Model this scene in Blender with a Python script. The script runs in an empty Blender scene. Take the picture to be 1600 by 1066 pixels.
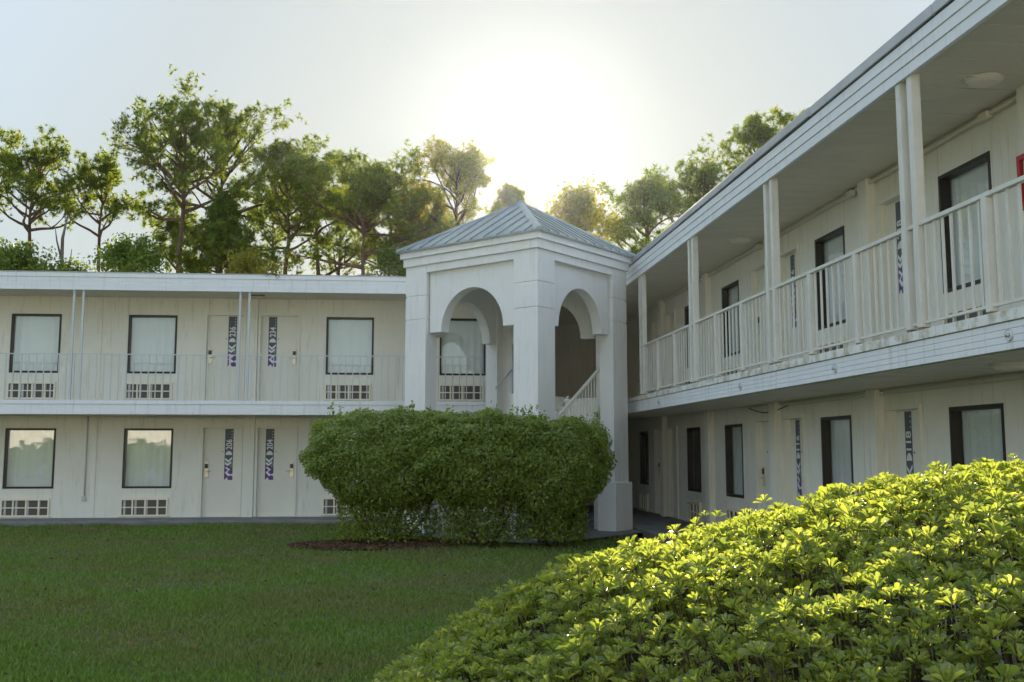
import bpy, math, random
import numpy as np
from mathutils import Vector, Matrix, Quaternion
R_ = math.radians
sc = bpy.context.scene
col = sc.collection

# ------------------------------------------------------------------ camera
EYE = 1.60
cam = bpy.data.cameras.new('camera')
cam.sensor_width = 36.0
cam.lens = 36.0 * 1740 / 1600
cam.clip_start = 0.05
cam.clip_end = 3000
cam.shift_y = -(533 - 489) / 1600
camo = bpy.data.objects.new('camera', cam)
col.objects.link(camo)
yaw, pitch = R_(5.4088), R_(7.0439)
camo.location = (0, 0, EYE)
camo.rotation_euler = (math.pi / 2 + pitch, 0, -yaw)
sc.camera = camo

# ------------------------------------------------------------------ sky and sun
SUN_AZ, SUN_EL = R_(6.25), R_(16.3)
SUN_DIR = Vector((math.sin(SUN_AZ) * math.cos(SUN_EL), math.cos(SUN_AZ) * math.cos(SUN_EL), math.sin(SUN_EL)))
world = bpy.data.worlds.new('World')
sc.world = world
world.use_nodes = True
wn, wl = world.node_tree.nodes, world.node_tree.links
wn.clear()
sky = wn.new('ShaderNodeTexSky')
sky.sky_type = 'NISHITA'
sky.sun_disc = False
sky.sun_elevation = SUN_EL
sky.sun_rotation = SUN_AZ
sky.altitude = 0
sky.air_density = 1.0
sky.dust_density = 1.0
sky.ozone_density = 1.5
bg = wn.new('ShaderNodeBackground')
bg.inputs['Strength'].default_value = 0.14
wo = wn.new('ShaderNodeOutputWorld')
# one soft shoulder over the whole sky, as the camera's highlight roll-off
def vmath(op, a, b):
    v = wn.new('ShaderNodeVectorMath'); v.operation = op
    for i, q in enumerate((a, b)):
        if isinstance(q, tuple): v.inputs[i].default_value = q
        else: wl.new(q, v.inputs[i])
    return v.outputs[0]
SHO = 0.3
lum = wn.new('ShaderNodeRGBToBW'); wl.new(sky.outputs[0], lum.inputs[0])
den = wn.new('ShaderNodeMath'); den.operation = 'ADD'; den.inputs[1].default_value = SHO; wl.new(lum.outputs[0], den.inputs[0])
gain = wn.new('ShaderNodeMath'); gain.operation = 'DIVIDE'; gain.inputs[0].default_value = 2.25; wl.new(den.outputs[0], gain.inputs[1])
sc_ = wn.new('ShaderNodeVectorMath'); sc_.operation = 'SCALE'
hs = wn.new('ShaderNodeHueSaturation'); hs.inputs['Saturation'].default_value = .5; wl.new(sky.outputs[0], hs.inputs['Color'])
wl.new(vmath('MULTIPLY', hs.outputs[0], (0.91, 1.0, 1.03)), sc_.inputs[0]); wl.new(gain.outputs[0], sc_.inputs['Scale'])
wl.new(sc_.outputs[0], bg.inputs[0])
wl.new(bg.outputs[0], wo.inputs[0])

sun = bpy.data.lights.new('sun', 'SUN')
sun.energy = 5.0
sun.angle = R_(0.53)
sun.color = (1.0, 0.86, 0.62)
suno = bpy.data.objects.new('sun', sun)
col.objects.link(suno)
suno.rotation_euler = SUN_DIR.to_track_quat('Z', 'Y').to_euler()
suno.location = (0, 0, 40)

sc.view_settings.view_transform = 'Standard'
sc.view_settings.look = 'None'
sc.view_settings.exposure = 1.25
sc.view_settings.gamma = 1.0
sc.view_settings.use_curve_mapping = False
sc.cycles.use_denoising = True
sc.cycles.max_bounces = 10
sc.cycles.diffuse_bounces = 5
sc.cycles.transparent_max_bounces = 12
sc.cycles.volume_bounces = 0
sc.cycles.sample_clamp_indirect = 6.0

# ------------------------------------------------------------------ materials
def nodes(name):
    m = bpy.data.materials.new(name)
    m.use_nodes = True
    nt = m.node_tree
    b = nt.nodes['Principled BSDF']
    return m, nt, b

def plain(name, c, rough=0.6, metal=0.0, spec=0.4):
    m, nt, b = nodes(name)
    b.inputs['Base Color'].default_value = (*c, 1)
    b.inputs['Roughness'].default_value = rough
    b.inputs['Metallic'].default_value = metal
    b.inputs['Specular IOR Level'].default_value = spec
    return m

def worn(name, c1, c2, scale=3.0, rough=0.7, bump=0.0, bscale=120.0, streak=None, stretch=(1, 1, 1), lo=0.35, hi=0.75, metal=0.0, bdist=0.004):
    """two-tone noise paint with fine relief and optional dirt streaks"""
    m, nt, b = nodes(name)
    N, Lk = nt.nodes, nt.links
    tc = N.new('ShaderNodeNewGeometry')
    mp = N.new('ShaderNodeMapping')
    mp.inputs['Scale'].default_value = stretch
    Lk.new(tc.outputs['Position'], mp.inputs[0])
    n1 = N.new('ShaderNodeTexNoise')
    n1.inputs['Scale'].default_value = scale
    n1.inputs['Detail'].default_value = 6
    n1.inputs['Roughness'].default_value = 0.65
    Lk.new(mp.outputs[0], n1.inputs[0])
    rp = N.new('ShaderNodeValToRGB')
    rp.color_ramp.elements[0].position = lo
    rp.color_ramp.elements[1].position = hi
    rp.color_ramp.elements[0].color = (*c1, 1)
    rp.color_ramp.elements[1].color = (*c2, 1)
    Lk.new(n1.outputs[0], rp.inputs[0])
    out = rp.outputs[0]
    if streak:
        mp2 = N.new('ShaderNodeMapping')
        mp2.inputs['Scale'].default_value = (6, 6, 0.5)
        Lk.new(tc.outputs['Position'], mp2.inputs[0])
        n2 = N.new('ShaderNodeTexNoise')
        n2.inputs['Scale'].default_value = 2.2
        n2.inputs['Detail'].default_value = 8
        n2.inputs['Roughness'].default_value = 0.7
        Lk.new(mp2.outputs[0], n2.inputs[0])
        r2 = N.new('ShaderNodeValToRGB')
        r2.color_ramp.elements[0].position = 0.54
        r2.color_ramp.elements[1].position = 0.78
        r2.color_ramp.elements[0].color = (0, 0, 0, 1)
        r2.color_ramp.elements[1].color = (1, 1, 1, 1)
        Lk.new(n2.outputs[0], r2.inputs[0])
        mx = N.new('ShaderNodeMixRGB')
        Lk.new(r2.outputs[0], mx.inputs[0])
        Lk.new(out, mx.inputs[1])
        mx.inputs[2].default_value = (*streak, 1)
        out = mx.outputs[0]
    Lk.new(out, b.inputs['Base Color'])
    b.inputs['Roughness'].default_value = rough
    b.inputs['Metallic'].default_value = metal
    b.inputs['Specular IOR Level'].default_value = 0.35
    if bump:
        n3 = N.new('ShaderNodeTexNoise')
        n3.inputs['Scale'].default_value = bscale
        n3.inputs['Detail'].default_value = 4
        Lk.new(tc.outputs['Position'], n3.inputs[0])
        bp = N.new('ShaderNodeBump')
        bp.inputs['Strength'].default_value = bump
        bp.inputs['Distance'].default_value = bdist
        Lk.new(n3.outputs[0], bp.inputs['Height'])
        Lk.new(bp.outputs[0], b.inputs['Normal'])
    return m

def leafy(name, ca, cb, trans, tcol, rough=0.45, spec=0.4, cc=None, pos_scale=None, patch=None):
    """leaf: random tint per leaf, light passes through the blade"""
    m, nt, b = nodes(name)
    N, Lk = nt.nodes, nt.links
    g = N.new('ShaderNodeNewGeometry')
    oi = N.new('ShaderNodeObjectInfo')
    ad = N.new('ShaderNodeMath'); ad.operation = 'ADD'
    Lk.new(g.outputs['Random Per Island'], ad.inputs[0])
    Lk.new(oi.outputs['Random'], ad.inputs[1])
    fr = N.new('ShaderNodeMath'); fr.operation = 'FRACT'
    Lk.new(ad.outputs[0], fr.inputs[0])
    rp = N.new('ShaderNodeValToRGB')
    rp.color_ramp.elements[0].color = (*ca, 1)
    rp.color_ramp.elements[1].color = (*cb, 1)
    if cc:
        e = rp.color_ramp.elements.new(0.93); e.color = (*cb, 1)
        rp.color_ramp.elements[2].color = (*cc, 1)
    Lk.new(fr.outputs[0], rp.inputs[0])
    out = rp.outputs[0]
    if patch:
        n = N.new('ShaderNodeTexNoise'); n.inputs['Scale'].default_value = pos_scale; n.inputs['Detail'].default_value = 5
        Lk.new(g.outputs['Position'], n.inputs[0])
        r2 = N.new('ShaderNodeValToRGB'); r2.color_ramp.elements[0].position = 0.40; r2.color_ramp.elements[1].position = 0.60
        Lk.new(n.outputs[0], r2.inputs[0])
        mx = N.new('ShaderNodeMixRGB'); Lk.new(r2.outputs[0], mx.inputs[0]); Lk.new(out, mx.inputs[1]); mx.inputs[2].default_value = (*patch, 1)
        out = mx.outputs[0]
    Lk.new(out, b.inputs['Base Color'])
    b.inputs['Roughness'].default_value = rough
    b.inputs['Specular IOR Level'].default_value = spec
    t = N.new('ShaderNodeBsdfTranslucent')
    mt = N.new('ShaderNodeMixRGB'); mt.blend_type = 'MULTIPLY'; mt.inputs[0].default_value = 1
    Lk.new(out, mt.inputs[1]); mt.inputs[2].default_value = (*tcol, 1)
    Lk.new(mt.outputs[0], t.inputs[0])
    mix = N.new('ShaderNodeMixShader'); mix.inputs[0].default_value = trans
    Lk.new(b.outputs[0], mix.inputs[1]); Lk.new(t.outputs[0], mix.inputs[2])
    Lk.new(mix.outputs[0], N['Material Output'].inputs[0])
    return m

def glass_mat():
    m, nt, b = nodes('window glass')
    N, Lk = nt.nodes, nt.links
    N.remove(b)
    tr = N.new('ShaderNodeBsdfTransparent'); tr.inputs[0].default_value = (0.93, 0.96, 0.95, 1)
    gl = N.new('ShaderNodeBsdfGlossy'); gl.inputs['Roughness'].default_value = 0.02
    g = N.new('ShaderNodeNewGeometry')
    nn = N.new('ShaderNodeTexNoise'); nn.inputs['Scale'].default_value = 1.6
    Lk.new(g.outputs['Position'], nn.inputs[0])
    bp = N.new('ShaderNodeBump'); bp.inputs['Strength'].default_value = 0.15; bp.inputs['Distance'].default_value = 0.02
    Lk.new(nn.outputs[0], bp.inputs['Height']); Lk.new(bp.outputs[0], gl.inputs['Normal'])
    dt = N.new('ShaderNodeVectorMath'); dt.operation = 'DOT_PRODUCT'
    Lk.new(g.outputs['Normal'], dt.inputs[0]); Lk.new(g.outputs['Incoming'], dt.inputs[1])
    ab = N.new('ShaderNodeMath'); ab.operation = 'ABSOLUTE'; Lk.new(dt.outputs['Value'], ab.inputs[0])
    om = N.new('ShaderNodeMath'); om.operation = 'SUBTRACT'; om.inputs[0].default_value = 1; Lk.new(ab.outputs[0], om.inputs[1])
    pw = N.new('ShaderNodeMath'); pw.operation = 'POWER'; pw.inputs[1].default_value = 4; Lk.new(om.outputs[0], pw.inputs[0])
    ma = N.new('ShaderNodeMath'); ma.operation = 'MULTIPLY_ADD'; ma.inputs[1].default_value = .62; ma.inputs[2].default_value = .2
    Lk.new(pw.outputs[0], ma.inputs[0])
    mix = N.new('ShaderNodeMixShader')
    Lk.new(ma.outputs[0], mix.inputs[0]); Lk.new(tr.outputs[0], mix.inputs[1]); Lk.new(gl.outputs[0], mix.inputs[2])
    Lk.new(mix.outputs[0], N['Material Output'].inputs[0])
    return m

M = {}
M['stucco'] = worn('cream white stucco', (.77, .745, .645), (.83, .81, .73), 1.3, .85, .35, 70, streak=(.53, .49, .38))
M['stucco_pav'] = worn('white stucco pavilion', (.78, .77, .745), (.85, .84, .82), 1.1, .85, .45, 60, streak=(.64, .62, .555))
M['fascia'] = worn('white fascia siding', (.76, .78, .79), (.84, .85, .85), 1.8, .5, .0, streak=(.58, .57, .52), stretch=(1, 1, 5))
M['slabside'] = worn('white slab siding', (.76, .78, .79), (.84, .85, .85), 1.8, .55, .0, streak=(.50, .47, .39), stretch=(1, 1, 3))
M['slabtop'] = worn('grimy slab lip', (.50, .45, .34), (.80, .80, .76), 6, .7, .2, 60, streak=(.36, .28, .16), lo=.38, hi=.56)
M['slab'] = worn('stained slab concrete', (.50, .46, .38), (.74, .71, .64), 2.5, .85, .3, 60, streak=(.25, .22, .15))
M['soffit'] = worn('soffit vinyl', (.62, .575, .465), (.70, .655, .54), 1.6, .5)
M['cap'] = worn('grey roof flashing', (.40, .41, .42), (.52, .53, .53), 3, .45, metal=.3)
M['rail'] = worn('cream rail paint', (.64, .62, .55), (.74, .73, .68), 3.5, .5, streak=(.52, .48, .38))
M['rust'] = worn('rusty steel foot', (.16, .09, .04), (.42, .36, .26), 14, .85)
M['thinrail'] = plain('pale rail paint', (.55, .57, .57), .5)
M['door'] = worn('cream door paint', (.74, .715, .62), (.80, .78, .69), 1.2, .55)
M['frame'] = plain('dark bronze frame', (.022, .017, .012), .4)
M['glass'] = glass_mat()
M['curtain'] = worn('white curtain', (.84, .86, .84), (.90, .92, .90), 2, .9)
M['blind'] = worn('grey vertical blind', (.20, .19, .17), (.30, .28, .25), 2, .8)
M['room'] = plain('dim room', (.05, .05, .05), .9)
M['grille'] = worn('cream grille paint', (.80, .73, .56), (.86, .80, .66), 6, .5)
M['void'] = plain('dark coil', (.11, .10, .08), .7)
M['metalroof'] = worn('grey green metal roof', (.25, .285, .275), (.34, .37, .355), 1.5, .38, metal=.35)
M['concrete'] = worn('concrete walk', (.15, .15, .14), (.27, .26, .25), 2.2, .9, .4, 60, streak=(.2, .19, .17))
M['sticker'] = plain('slate vinyl', (.085, .10, .125), .5)
M['swhite'] = plain('white vinyl', (.75, .75, .75), .5)
M['spurple'] = plain('purple vinyl', (.13, .05, .22), .5)
M['sgreen'] = plain('green vinyl', (.12, .26, .07), .5)
M['steal'] = plain('blue vinyl', (.06, .13, .20), .5)
M['black'] = plain('black plastic', (.012, .012, .012), .35)
M['brass'] = plain('satin lock plate', (.62, .56, .44), .35, .6)
M['dot'] = plain('dark peephole', (.08, .07, .05), .4)
M['red'] = worn('red enamel', (.42, .015, .015), (.5, .03, .03), 4, .35)
M['lamp'] = plain('opal lamp dish', (.72, .68, .58), .5)
M['bark'] = worn('pine bark', (.09, .055, .035), (.24, .16, .11), 5, .95, .8, 14, bdist=.03, stretch=(1, 1, .35))
M['greybark'] = worn('grey bark', (.12, .10, .08), (.30, .26, .21), 6, .95, .6, 20, bdist=.02, stretch=(1, 1, .35))
M['needles'] = leafy('pine needles', (.07, .12, .03), (.16, .20, .045), .62, (2.2, 2.0, .8), .5, .3, cc=(.26, .17, .05))
M['broad'] = leafy('broad leaves', (.06, .11, .022), (.15, .20, .035), .5, (2.0, 1.8, .7), .45, .35)
M['golden'] = leafy('yellow green backlit leaves', (.14, .16, .035), (.27, .26, .055), .62, (1.8, 1.6, .7), .45, .35)  # glow of the trees near the sun is put into this leaf tint
M['shrubleaf'] = leafy('clipped shrub leaves', (.115, .18, .03), (.27, .33, .06), .42, (1.9, 1.75, .6), .36, .5)
M['hedgeleaf'] = leafy('glossy hedge leaves', (.135, .19, .06), (.27, .305, .10), .55, (2.0, 1.9, .6), .32, .6, cc=(.46, .46, .20))
M['grass'] = leafy('lawn blades', (.10, .18, .025), (.18, .265, .05), .25, (1.5, 1.6, .6), .6, .25, cc=(.20, .17, .09), pos_scale=.55, patch=(.175, .19, .06))
M['soil'] = worn('lawn thatch', (.06, .085, .024), (.11, .11, .045), 1.1, .95, .6, 30, bdist=.02)
M['mulch'] = worn('bark mulch', (.05, .03, .02), (.15, .09, .06), 9, .95, .8, 40, bdist=.03)
M['litter'] = leafy('fallen leaves', (.07, .04, .025), (.20, .12, .07), .1, (1, 1, 1), .8, .2)
M['twig'] = worn('twig bark', (.06, .045, .03), (.15, .115, .08), 10, .9)
M['asphalt'] = worn('worn parking asphalt', (.10, .10, .10), (.17, .165, .16), 3, .9)

# ------------------------------------------------------------------ object helpers
def tag(o, label=None, cat=None, group=None, kind=None):
    if label: o['label'] = label
    if cat: o['category'] = cat
    if group: o['group'] = group
    if kind: o['kind'] = kind
    return o

def thing(name, label, cat, loc=(0, 0, 0), group=None):
    o = bpy.data.objects.new(name, None)
    o.empty_display_size = 0.2
    o.location = loc
    col.objects.link(o)
    return tag(o, label, cat, group)

def wpos(o):
    p = Vector((0, 0, 0))
    while o:
        p += o.location
        o = o.parent
    return p

def link(name, me, parent=None, loc=None):
    """loc is in world space; all parents are unrotated"""
    o = bpy.data.objects.new(name, me)
    col.objects.link(o)
    l = Vector(loc) if loc is not None else Vector((0, 0, 0))
    if parent:
        o.parent = parent
        o.location = l - wpos(parent)
    else:
        o.location = l
    return o

class MB:
    def __init__(s):
        s.v, s.f = [], []
    def poly(s, pts):
        i = len(s.v); s.v += [tuple(p) for p in pts]; s.f.append(tuple(range(i, i + len(pts))))
    def hexa(s, c):
        """8 corners: bottom ring 0-3, top ring 4-7"""
        i = len(s.v); s.v += [tuple(p) for p in c]
        for q in ((3, 2, 1, 0), (4, 5, 6, 7), (0, 1, 5, 4), (1, 2, 6, 5), (2, 3, 7, 6), (3, 0, 4, 7)):
            s.f.append(tuple(i + k for k in q))
        return s
    def box(s, x0, x1, y0, y1, z0, z1):
        return s.hexa([(x0, y0, z0), (x1, y0, z0), (x1, y1, z0), (x0, y1, z0), (x0, y0, z1), (x1, y0, z1), (x1, y1, z1), (x0, y1, z1)])
    def tube(s, pts, rad, n=6, caps=True):
        pts = [Vector(p) for p in pts]
        if not hasattr(rad, '__len__'): rad = [rad] * len(pts)
        base = len(s.v)
        for k, p in enumerate(pts):
            d = (pts[min(k + 1, len(pts) - 1)] - pts[max(k - 1, 0)]).normalized()
            a = d.orthogonal().normalized() if abs(d.z) < .9 else d.cross(Vector((0, 1, 0))).normalized()
            if abs(d.z) < .9: a = d.cross(Vector((0, 0, 1))).normalized()
            b = d.cross(a).normalized()
            for j in range(n):
                t = 2 * math.pi * j / n
                s.v.append(tuple(p + (a * math.cos(t) + b * math.sin(t)) * rad[k]))
        for k in range(len(pts) - 1):
            for j in range(n):
                j2 = (j + 1) % n
                s.f.append((base + k * n + j, base + k * n + j2, base + (k + 1) * n + j2, base + (k + 1) * n + j))
        if caps:
            s.f.append(tuple(base + j for j in range(n))[::-1])
            s.f.append(tuple(base + (len(pts) - 1) * n + j for j in range(n)))
        return s
    def mesh(s, name, mat, smooth=False, origin=None, mapf=None, fix=True):
        vs = s.v if mapf is None else [mapf(*p) for p in s.v]
        if origin is not None:
            ox, oy, oz = origin
            vs = [(x - ox, y - oy, z - oz) for x, y, z in vs]
        me = bpy.data.meshes.new(name)
        me.from_pydata(vs, [], s.f)
        if fix:
            import bmesh
            b = bmesh.new(); b.from_mesh(me)
            bmesh.ops.recalc_face_normals(b, faces=b.faces)
            b.to_mesh(me); b.free()
        me.materials.append(M[mat])
        if smooth:
            me.polygons.foreach_set('use_smooth', [True] * len(me.polygons))
        me.update()
        return me
    def build(s, name, mat, parent=None, smooth=False, mapf=None, bevel=0, fix=True):
        vs = s.v if mapf is None else [mapf(*p) for p in s.v]
        a = np.array(vs)
        o = ((a[:, 0].min() + a[:, 0].max()) / 2, (a[:, 1].min() + a[:, 1].max()) / 2, a[:, 2].min())
        me = s.mesh(name, mat, smooth, o, mapf, fix)
        ob = link(name, me, parent, o)
        if bevel:
            md = ob.modifiers.new('bevel', 'BEVEL'); md.width = bevel; md.segments = 2; md.limit_method = 'ANGLE'
        return ob

def npmesh(name, V, F, mat, smooth=False):
    """V (n,3), F (m,k) equal sized faces"""
    me = bpy.data.meshes.new(name)
    V = np.ascontiguousarray(V, np.float32); F = np.ascontiguousarray(F, np.int32)
    me.vertices.add(len(V)); me.vertices.foreach_set('co', V.ravel())
    me.loops.add(F.size); me.loops.foreach_set('vertex_index', F.ravel())
    me.polygons.add(len(F))
    me.polygons.foreach_set('loop_start', np.arange(len(F), dtype=np.int32) * F.shape[1])
    if smooth: me.polygons.foreach_set('use_smooth', np.ones(len(F), bool))
    me.materials.append(M[mat])
    me.update(calc_edges=True)
    return me

# ------------------------------------------------------------------ dimensions of the place (metres, eye at the origin, +Y along the right wing)
YW, YF = 26.30, 24.95        # left wing: wall plane, front edge of slab and roof
XW, XF = 6.05, 4.65          # right wing: wall plane, front edge
ZWALK = 0.09
ZS0, ZS1 = 2.385, 2.675      # upper floor slab
ZSOF, ZROOF = 5.11, 5.50     # soffit, roof edge
ZRAIL = 3.70
LX0, LX1 = -20.0, 2.9        # left wing wall extent
RY0, RY1 = 3.0, 31.0         # right wing wall extent

# ------------------------------------------------------------------ ground
g = MB(); g.poly([(-900, -900, -.05), (900, -900, -.05), (900, 900, -.05), (-900, 900, -.05)])
tag(g.build('ground', 'soil', fix=False), 'wide flat ground around the motel', None, kind='structure')
# lawn sheet with a slightly uneven surface
rng = np.random.default_rng(5)
gx, gy = np.meshgrid(np.linspace(-22, 4.3, 90), np.linspace(-3, 24.9, 90))
def lawn_z(x, y):
    return .0 + .018 * np.sin(x * .9 + 1.3) * np.cos(y * .7) + .012 * np.sin(x * 2.3 + y * 1.7)
gz = lawn_z(gx, gy)
n = 90
idx = np.arange(n * n).reshape(n, n)
Fq = np.stack([idx[:-1, :-1], idx[:-1, 1:], idx[1:, 1:], idx[1:, :-1]], -1).reshape(-1, 4)
tag(link('lawn', npmesh('lawn', np.stack([gx, gy, gz], -1).reshape(-1, 3), Fq, 'soil', True)), kind='structure')
g = MB(); g.poly([(-60, -60, -.03), (60, -60, -.03), (60, -3.2, -.03), (-60, -3.2, -.03)])
tag(g.build('parking_lot', 'asphalt', fix=False), kind='structure')
g = MB(); g.box(LX0, LX1 + .0, YF - .1, YW + .2, -.2, ZWALK)
tag(g.build('walkway', 'concrete', bevel=.015), kind='structure')
g = MB(); g.box(XF - .1, XW + .2, RY0, RY1, -.2, ZWALK)
tag(g.build('walkway', 'concrete', bevel=.015), kind='structure')
g = MB(); g.box(LX1, XF - .1, YF - .1, RY1, -.2, ZWALK - .002)
tag(g.build('breezeway_floor', 'concrete'), kind='structure')
g = MB(); g.poly([(-.6, 21.9, .032), (2.3, 18.95, .032), (5.0, 21.9, .032), (4.56, 24.83, .032), (-.6, 24.83, .032)])
tag(g.build('pavilion_paving', 'concrete', fix=False), kind='structure')

def grass():
    r = np.random.default_rng(11)
    P = []
    for y0, y1, dens in ((6.6, 9.5, 2600), (9.5, 13, 1500), (13, 18, 800), (18, 24.85, 520)):
        x0, x1 = -11.5, 4.2
        k = int((y1 - y0) * (x1 - x0) * dens)
        p = np.stack([r.uniform(x0, x1, k), r.uniform(y0, y1, k)], 1)
        vis = (p[:, 0] > -.46 * p[:, 1] - 1.6)
        P.append(p[vis])
    P = np.concatenate(P)
    # keep off the mulch, the pavilion and the walk
    d = np.abs(P[:, 0] - 2.2) + np.abs(P[:, 1] - 22.2)
    e = ((P[:, 0] + .35) / 1.53) ** 2 + ((P[:, 1] - 19.25) / .95) ** 2
    P = P[(d > 2.9) & (e > 1)]
    k = len(P)
    clump = .6 + .55 * (np.sin(P[:, 0] * 3.1 + 1.7 * np.sin(P[:, 1] * 2.3)) * np.sin(P[:, 1] * 2.7 + 1.3 * np.sin(P[:, 0] * 1.9)) * .5 + .5)
    h = r.uniform(.025, .06, k) * clump * (1 + .6 * np.clip((P[:, 1] - 22.5) / 2.3, 0, 1))
    w = r.uniform(.004, .008, k) * (1 + P[:, 1] / 18)
    a = r.uniform(0, 2 * np.pi, k); ln = r.uniform(.1, 1.1, k) * h
    z = lawn_z(P[:, 0], P[:, 1])
    b = a + r.normal(0, .9, k) + np.pi / 2
    V = np.zeros((k, 3, 3), np.float32)
    V[:, 0] = np.stack([P[:, 0] - np.cos(a) * w, P[:, 1] - np.sin(a) * w, z - .003], 1)
    V[:, 1] = np.stack([P[:, 0] + np.cos(a) * w, P[:, 1] + np.sin(a) * w, z - .003], 1)
    V[:, 2] = np.stack([P[:, 0] + np.cos(b) * ln, P[:, 1] + np.sin(b) * ln, z + h], 1)
    F = np.arange(k * 3).reshape(-1, 3)
    o = link('grass', npmesh('grass', V.reshape(-1, 3), F, 'grass'))
    tag(o, 'short mown grass of the shaded courtyard lawn', 'grass', kind='stuff')
grass()

# mulch bed under the clipped shrubs
mb = MB()
ring = []
for k in range(40):
    t = 2 * math.pi * k / 40
    rr = 1 + .07 * math.sin(5 * t) + .05 * math.sin(9 * t + 1)
    ring.append((-.35 + 1.55 * rr * math.cos(t), 19.25 + .95 * rr * math.sin(t), .022))
cen = len(mb.v)
mb.v += ring + [(-.35, 19.25, .10)]
for k in range(40): mb.f.append((k, (k + 1) % 40, 40))
tag(mb.build('mulch_bed', 'mulch', smooth=True, fix=False), 'brown mulch bed under the clipped shrubs', kind='structure')
r = np.random.default_rng(3)
k = 5000
t = r.uniform(0, 2 * np.pi, k); q = np.sqrt(r.uniform(0, 1, k)) * 1.03
P = np.stack([-.35 + 1.55 * q * np.cos(t), 19.25 + .95 * q * np.sin(t), .04 + .07 * (1 - q)], 1)
A = r.normal(size=(k, 3)) * [1, 1, .45]; A /= np.linalg.norm(A, axis=1)[:, None]
B = np.cross(A, r.normal(size=(k, 3))); B /= np.linalg.norm(B, axis=1)[:, None]
l = r.uniform(.018, .04, k)[:, None]
V = np.stack([P - A * l, P + B * l * .5, P + A * l, P - B * l * .5], 1).reshape(-1, 3)
k2 = 420
P = np.stack([r.uniform(-10, 4, k2), r.uniform(7.5, 24.5, k2), r.uniform(.03, .05, k2)], 1)
A = r.normal(size=(k2, 3)) * [1, 1, .3]; A /= np.linalg.norm(A, axis=1)[:, None]
B = np.cross(A, r.normal(size=(k2, 3))); B /= np.linalg.norm(B, axis=1)[:, None]
l = r.uniform(.015, .035, k2)[:, None]
V = np.concatenate([V, np.stack([P - A * l, P + B * l * .5, P + A * l, P - B * l * .5], 1).reshape(-1, 3)]); k += k2
tag(link('leaf_litter', npmesh('leaf_litter', V, np.arange(4 * k).reshape(-1, 4), 'litter')), 'dry brown leaf litter on the mulch bed and strewn over the lawn', 'leaf litter', kind='stuff')

# ------------------------------------------------------------------ wing builder
class Wing:
    """u runs along the wall, w points out of the wall, z up"""
    def __init__(s, root, mapf, rs):
        s.root, s.map, s.rs = root, mapf, rs      # rs: +1 when u grows to the viewer's right
    def b(s, name, mat, boxes, parent=None, bevel=0, **kw):
        m = MB()
        for (u0, u1, w0, w1, z0, z1) in boxes: m.box(u0, u1, w0, w1, z0, z1)
        return m.build(name, mat, parent or s.root, mapf=s.map, bevel=bevel, **kw)

def wall_mesh(wg, name, u0, u1, z0, z1, holes, depth=.16, mat='stucco'):
    us = sorted({u0, u1, *[h[0] for h in holes], *[h[1] for h in holes]})
    zs = sorted({z0, z1, *[h[2] for h in holes], *[h[3] for h in holes]})
    m = MB()
    for i in range(len(us) - 1):
        for j in range(len(zs) - 1):
            cu, cz = (us[i] + us[i + 1]) / 2, (zs[j] + zs[j + 1]) / 2
            if any(h[0] < cu < h[1] and h[2] < cz < h[3] for h in holes): continue
            m.poly([(us[i], 0, zs[j]), (us[i + 1], 0, zs[j]), (us[i + 1], 0, zs[j + 1]), (us[i], 0, zs[j + 1])])
    for a, b, c, d in holes:
        e = -depth
        m.poly([(a, 0, c), (a, e, c), (a, e, d), (a, 0, d)])
        m.poly([(b, 0, c), (b, 0, d), (b, e, d), (b, e, c)])
        m.poly([(a, 0, d), (a, e, d), (b, e, d), (b, 0, d)])
        m.poly([(a, 0, c), (b, 0, c), (b, e, c), (a, e, c)])
    return m.build(name, mat, wg.root, mapf=wg.map, fix=False)

def window(wg, u0, u1, z0, z1, curtain='curtain', seed=0):
    f, d = .045, .115
    m = MB()
    for bx in ((u0, u0 + f, -d, .008, z0, z1), (u1 - f, u1, -d, .008, z0, z1), (u0 + f, u1 - f, -d, .008, z1 - f, z1), (u0 + f, u1 - f, -d, .008, z0, z0 + f)):
        m.box(*bx)
    w = m.build('window', 'frame', wg.root, mapf=wg.map)
    pn = MB(); pn.poly([(u0 + f, -.085, z0 + f), (u1 - f, -.085, z0 + f), (u1 - f, -.085, z1 - f), (u0 + f, -.085, z1 - f)])
    pn.build('pane', 'glass', w, mapf=wg.map, fix=False)
    rd = random.Random(seed)
    c = MB(); n = 44
    ph, fq = rd.random() * 6, rd.uniform(26, 40)
    am = .012 if curtain == 'curtain' else .02
    for k in range(n):
        a, b = u0 + .02 + (u1 - u0 - .04) * k / n, u0 + .02 + (u1 - u0 - .04) * (k + 1) / n
        if curtain == 'curtain':
            wa, wb = -.135 + am * math.sin(fq * a + ph) * math.sin(3 * a), -.135 + am * math.sin(fq * b + ph) * math.sin(3 * b)
        else:
            wa, wb = -.13, -.13 - .03 * (k % 2)
        c.poly([(a, wa, z0), (b, wb, z0), (b, wb, z1), (a, wa, z1)])
    c.build('curtain', curtain, w, mapf=wg.map, smooth=(curtain == 'curtain'), fix=False)
    return w

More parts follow.
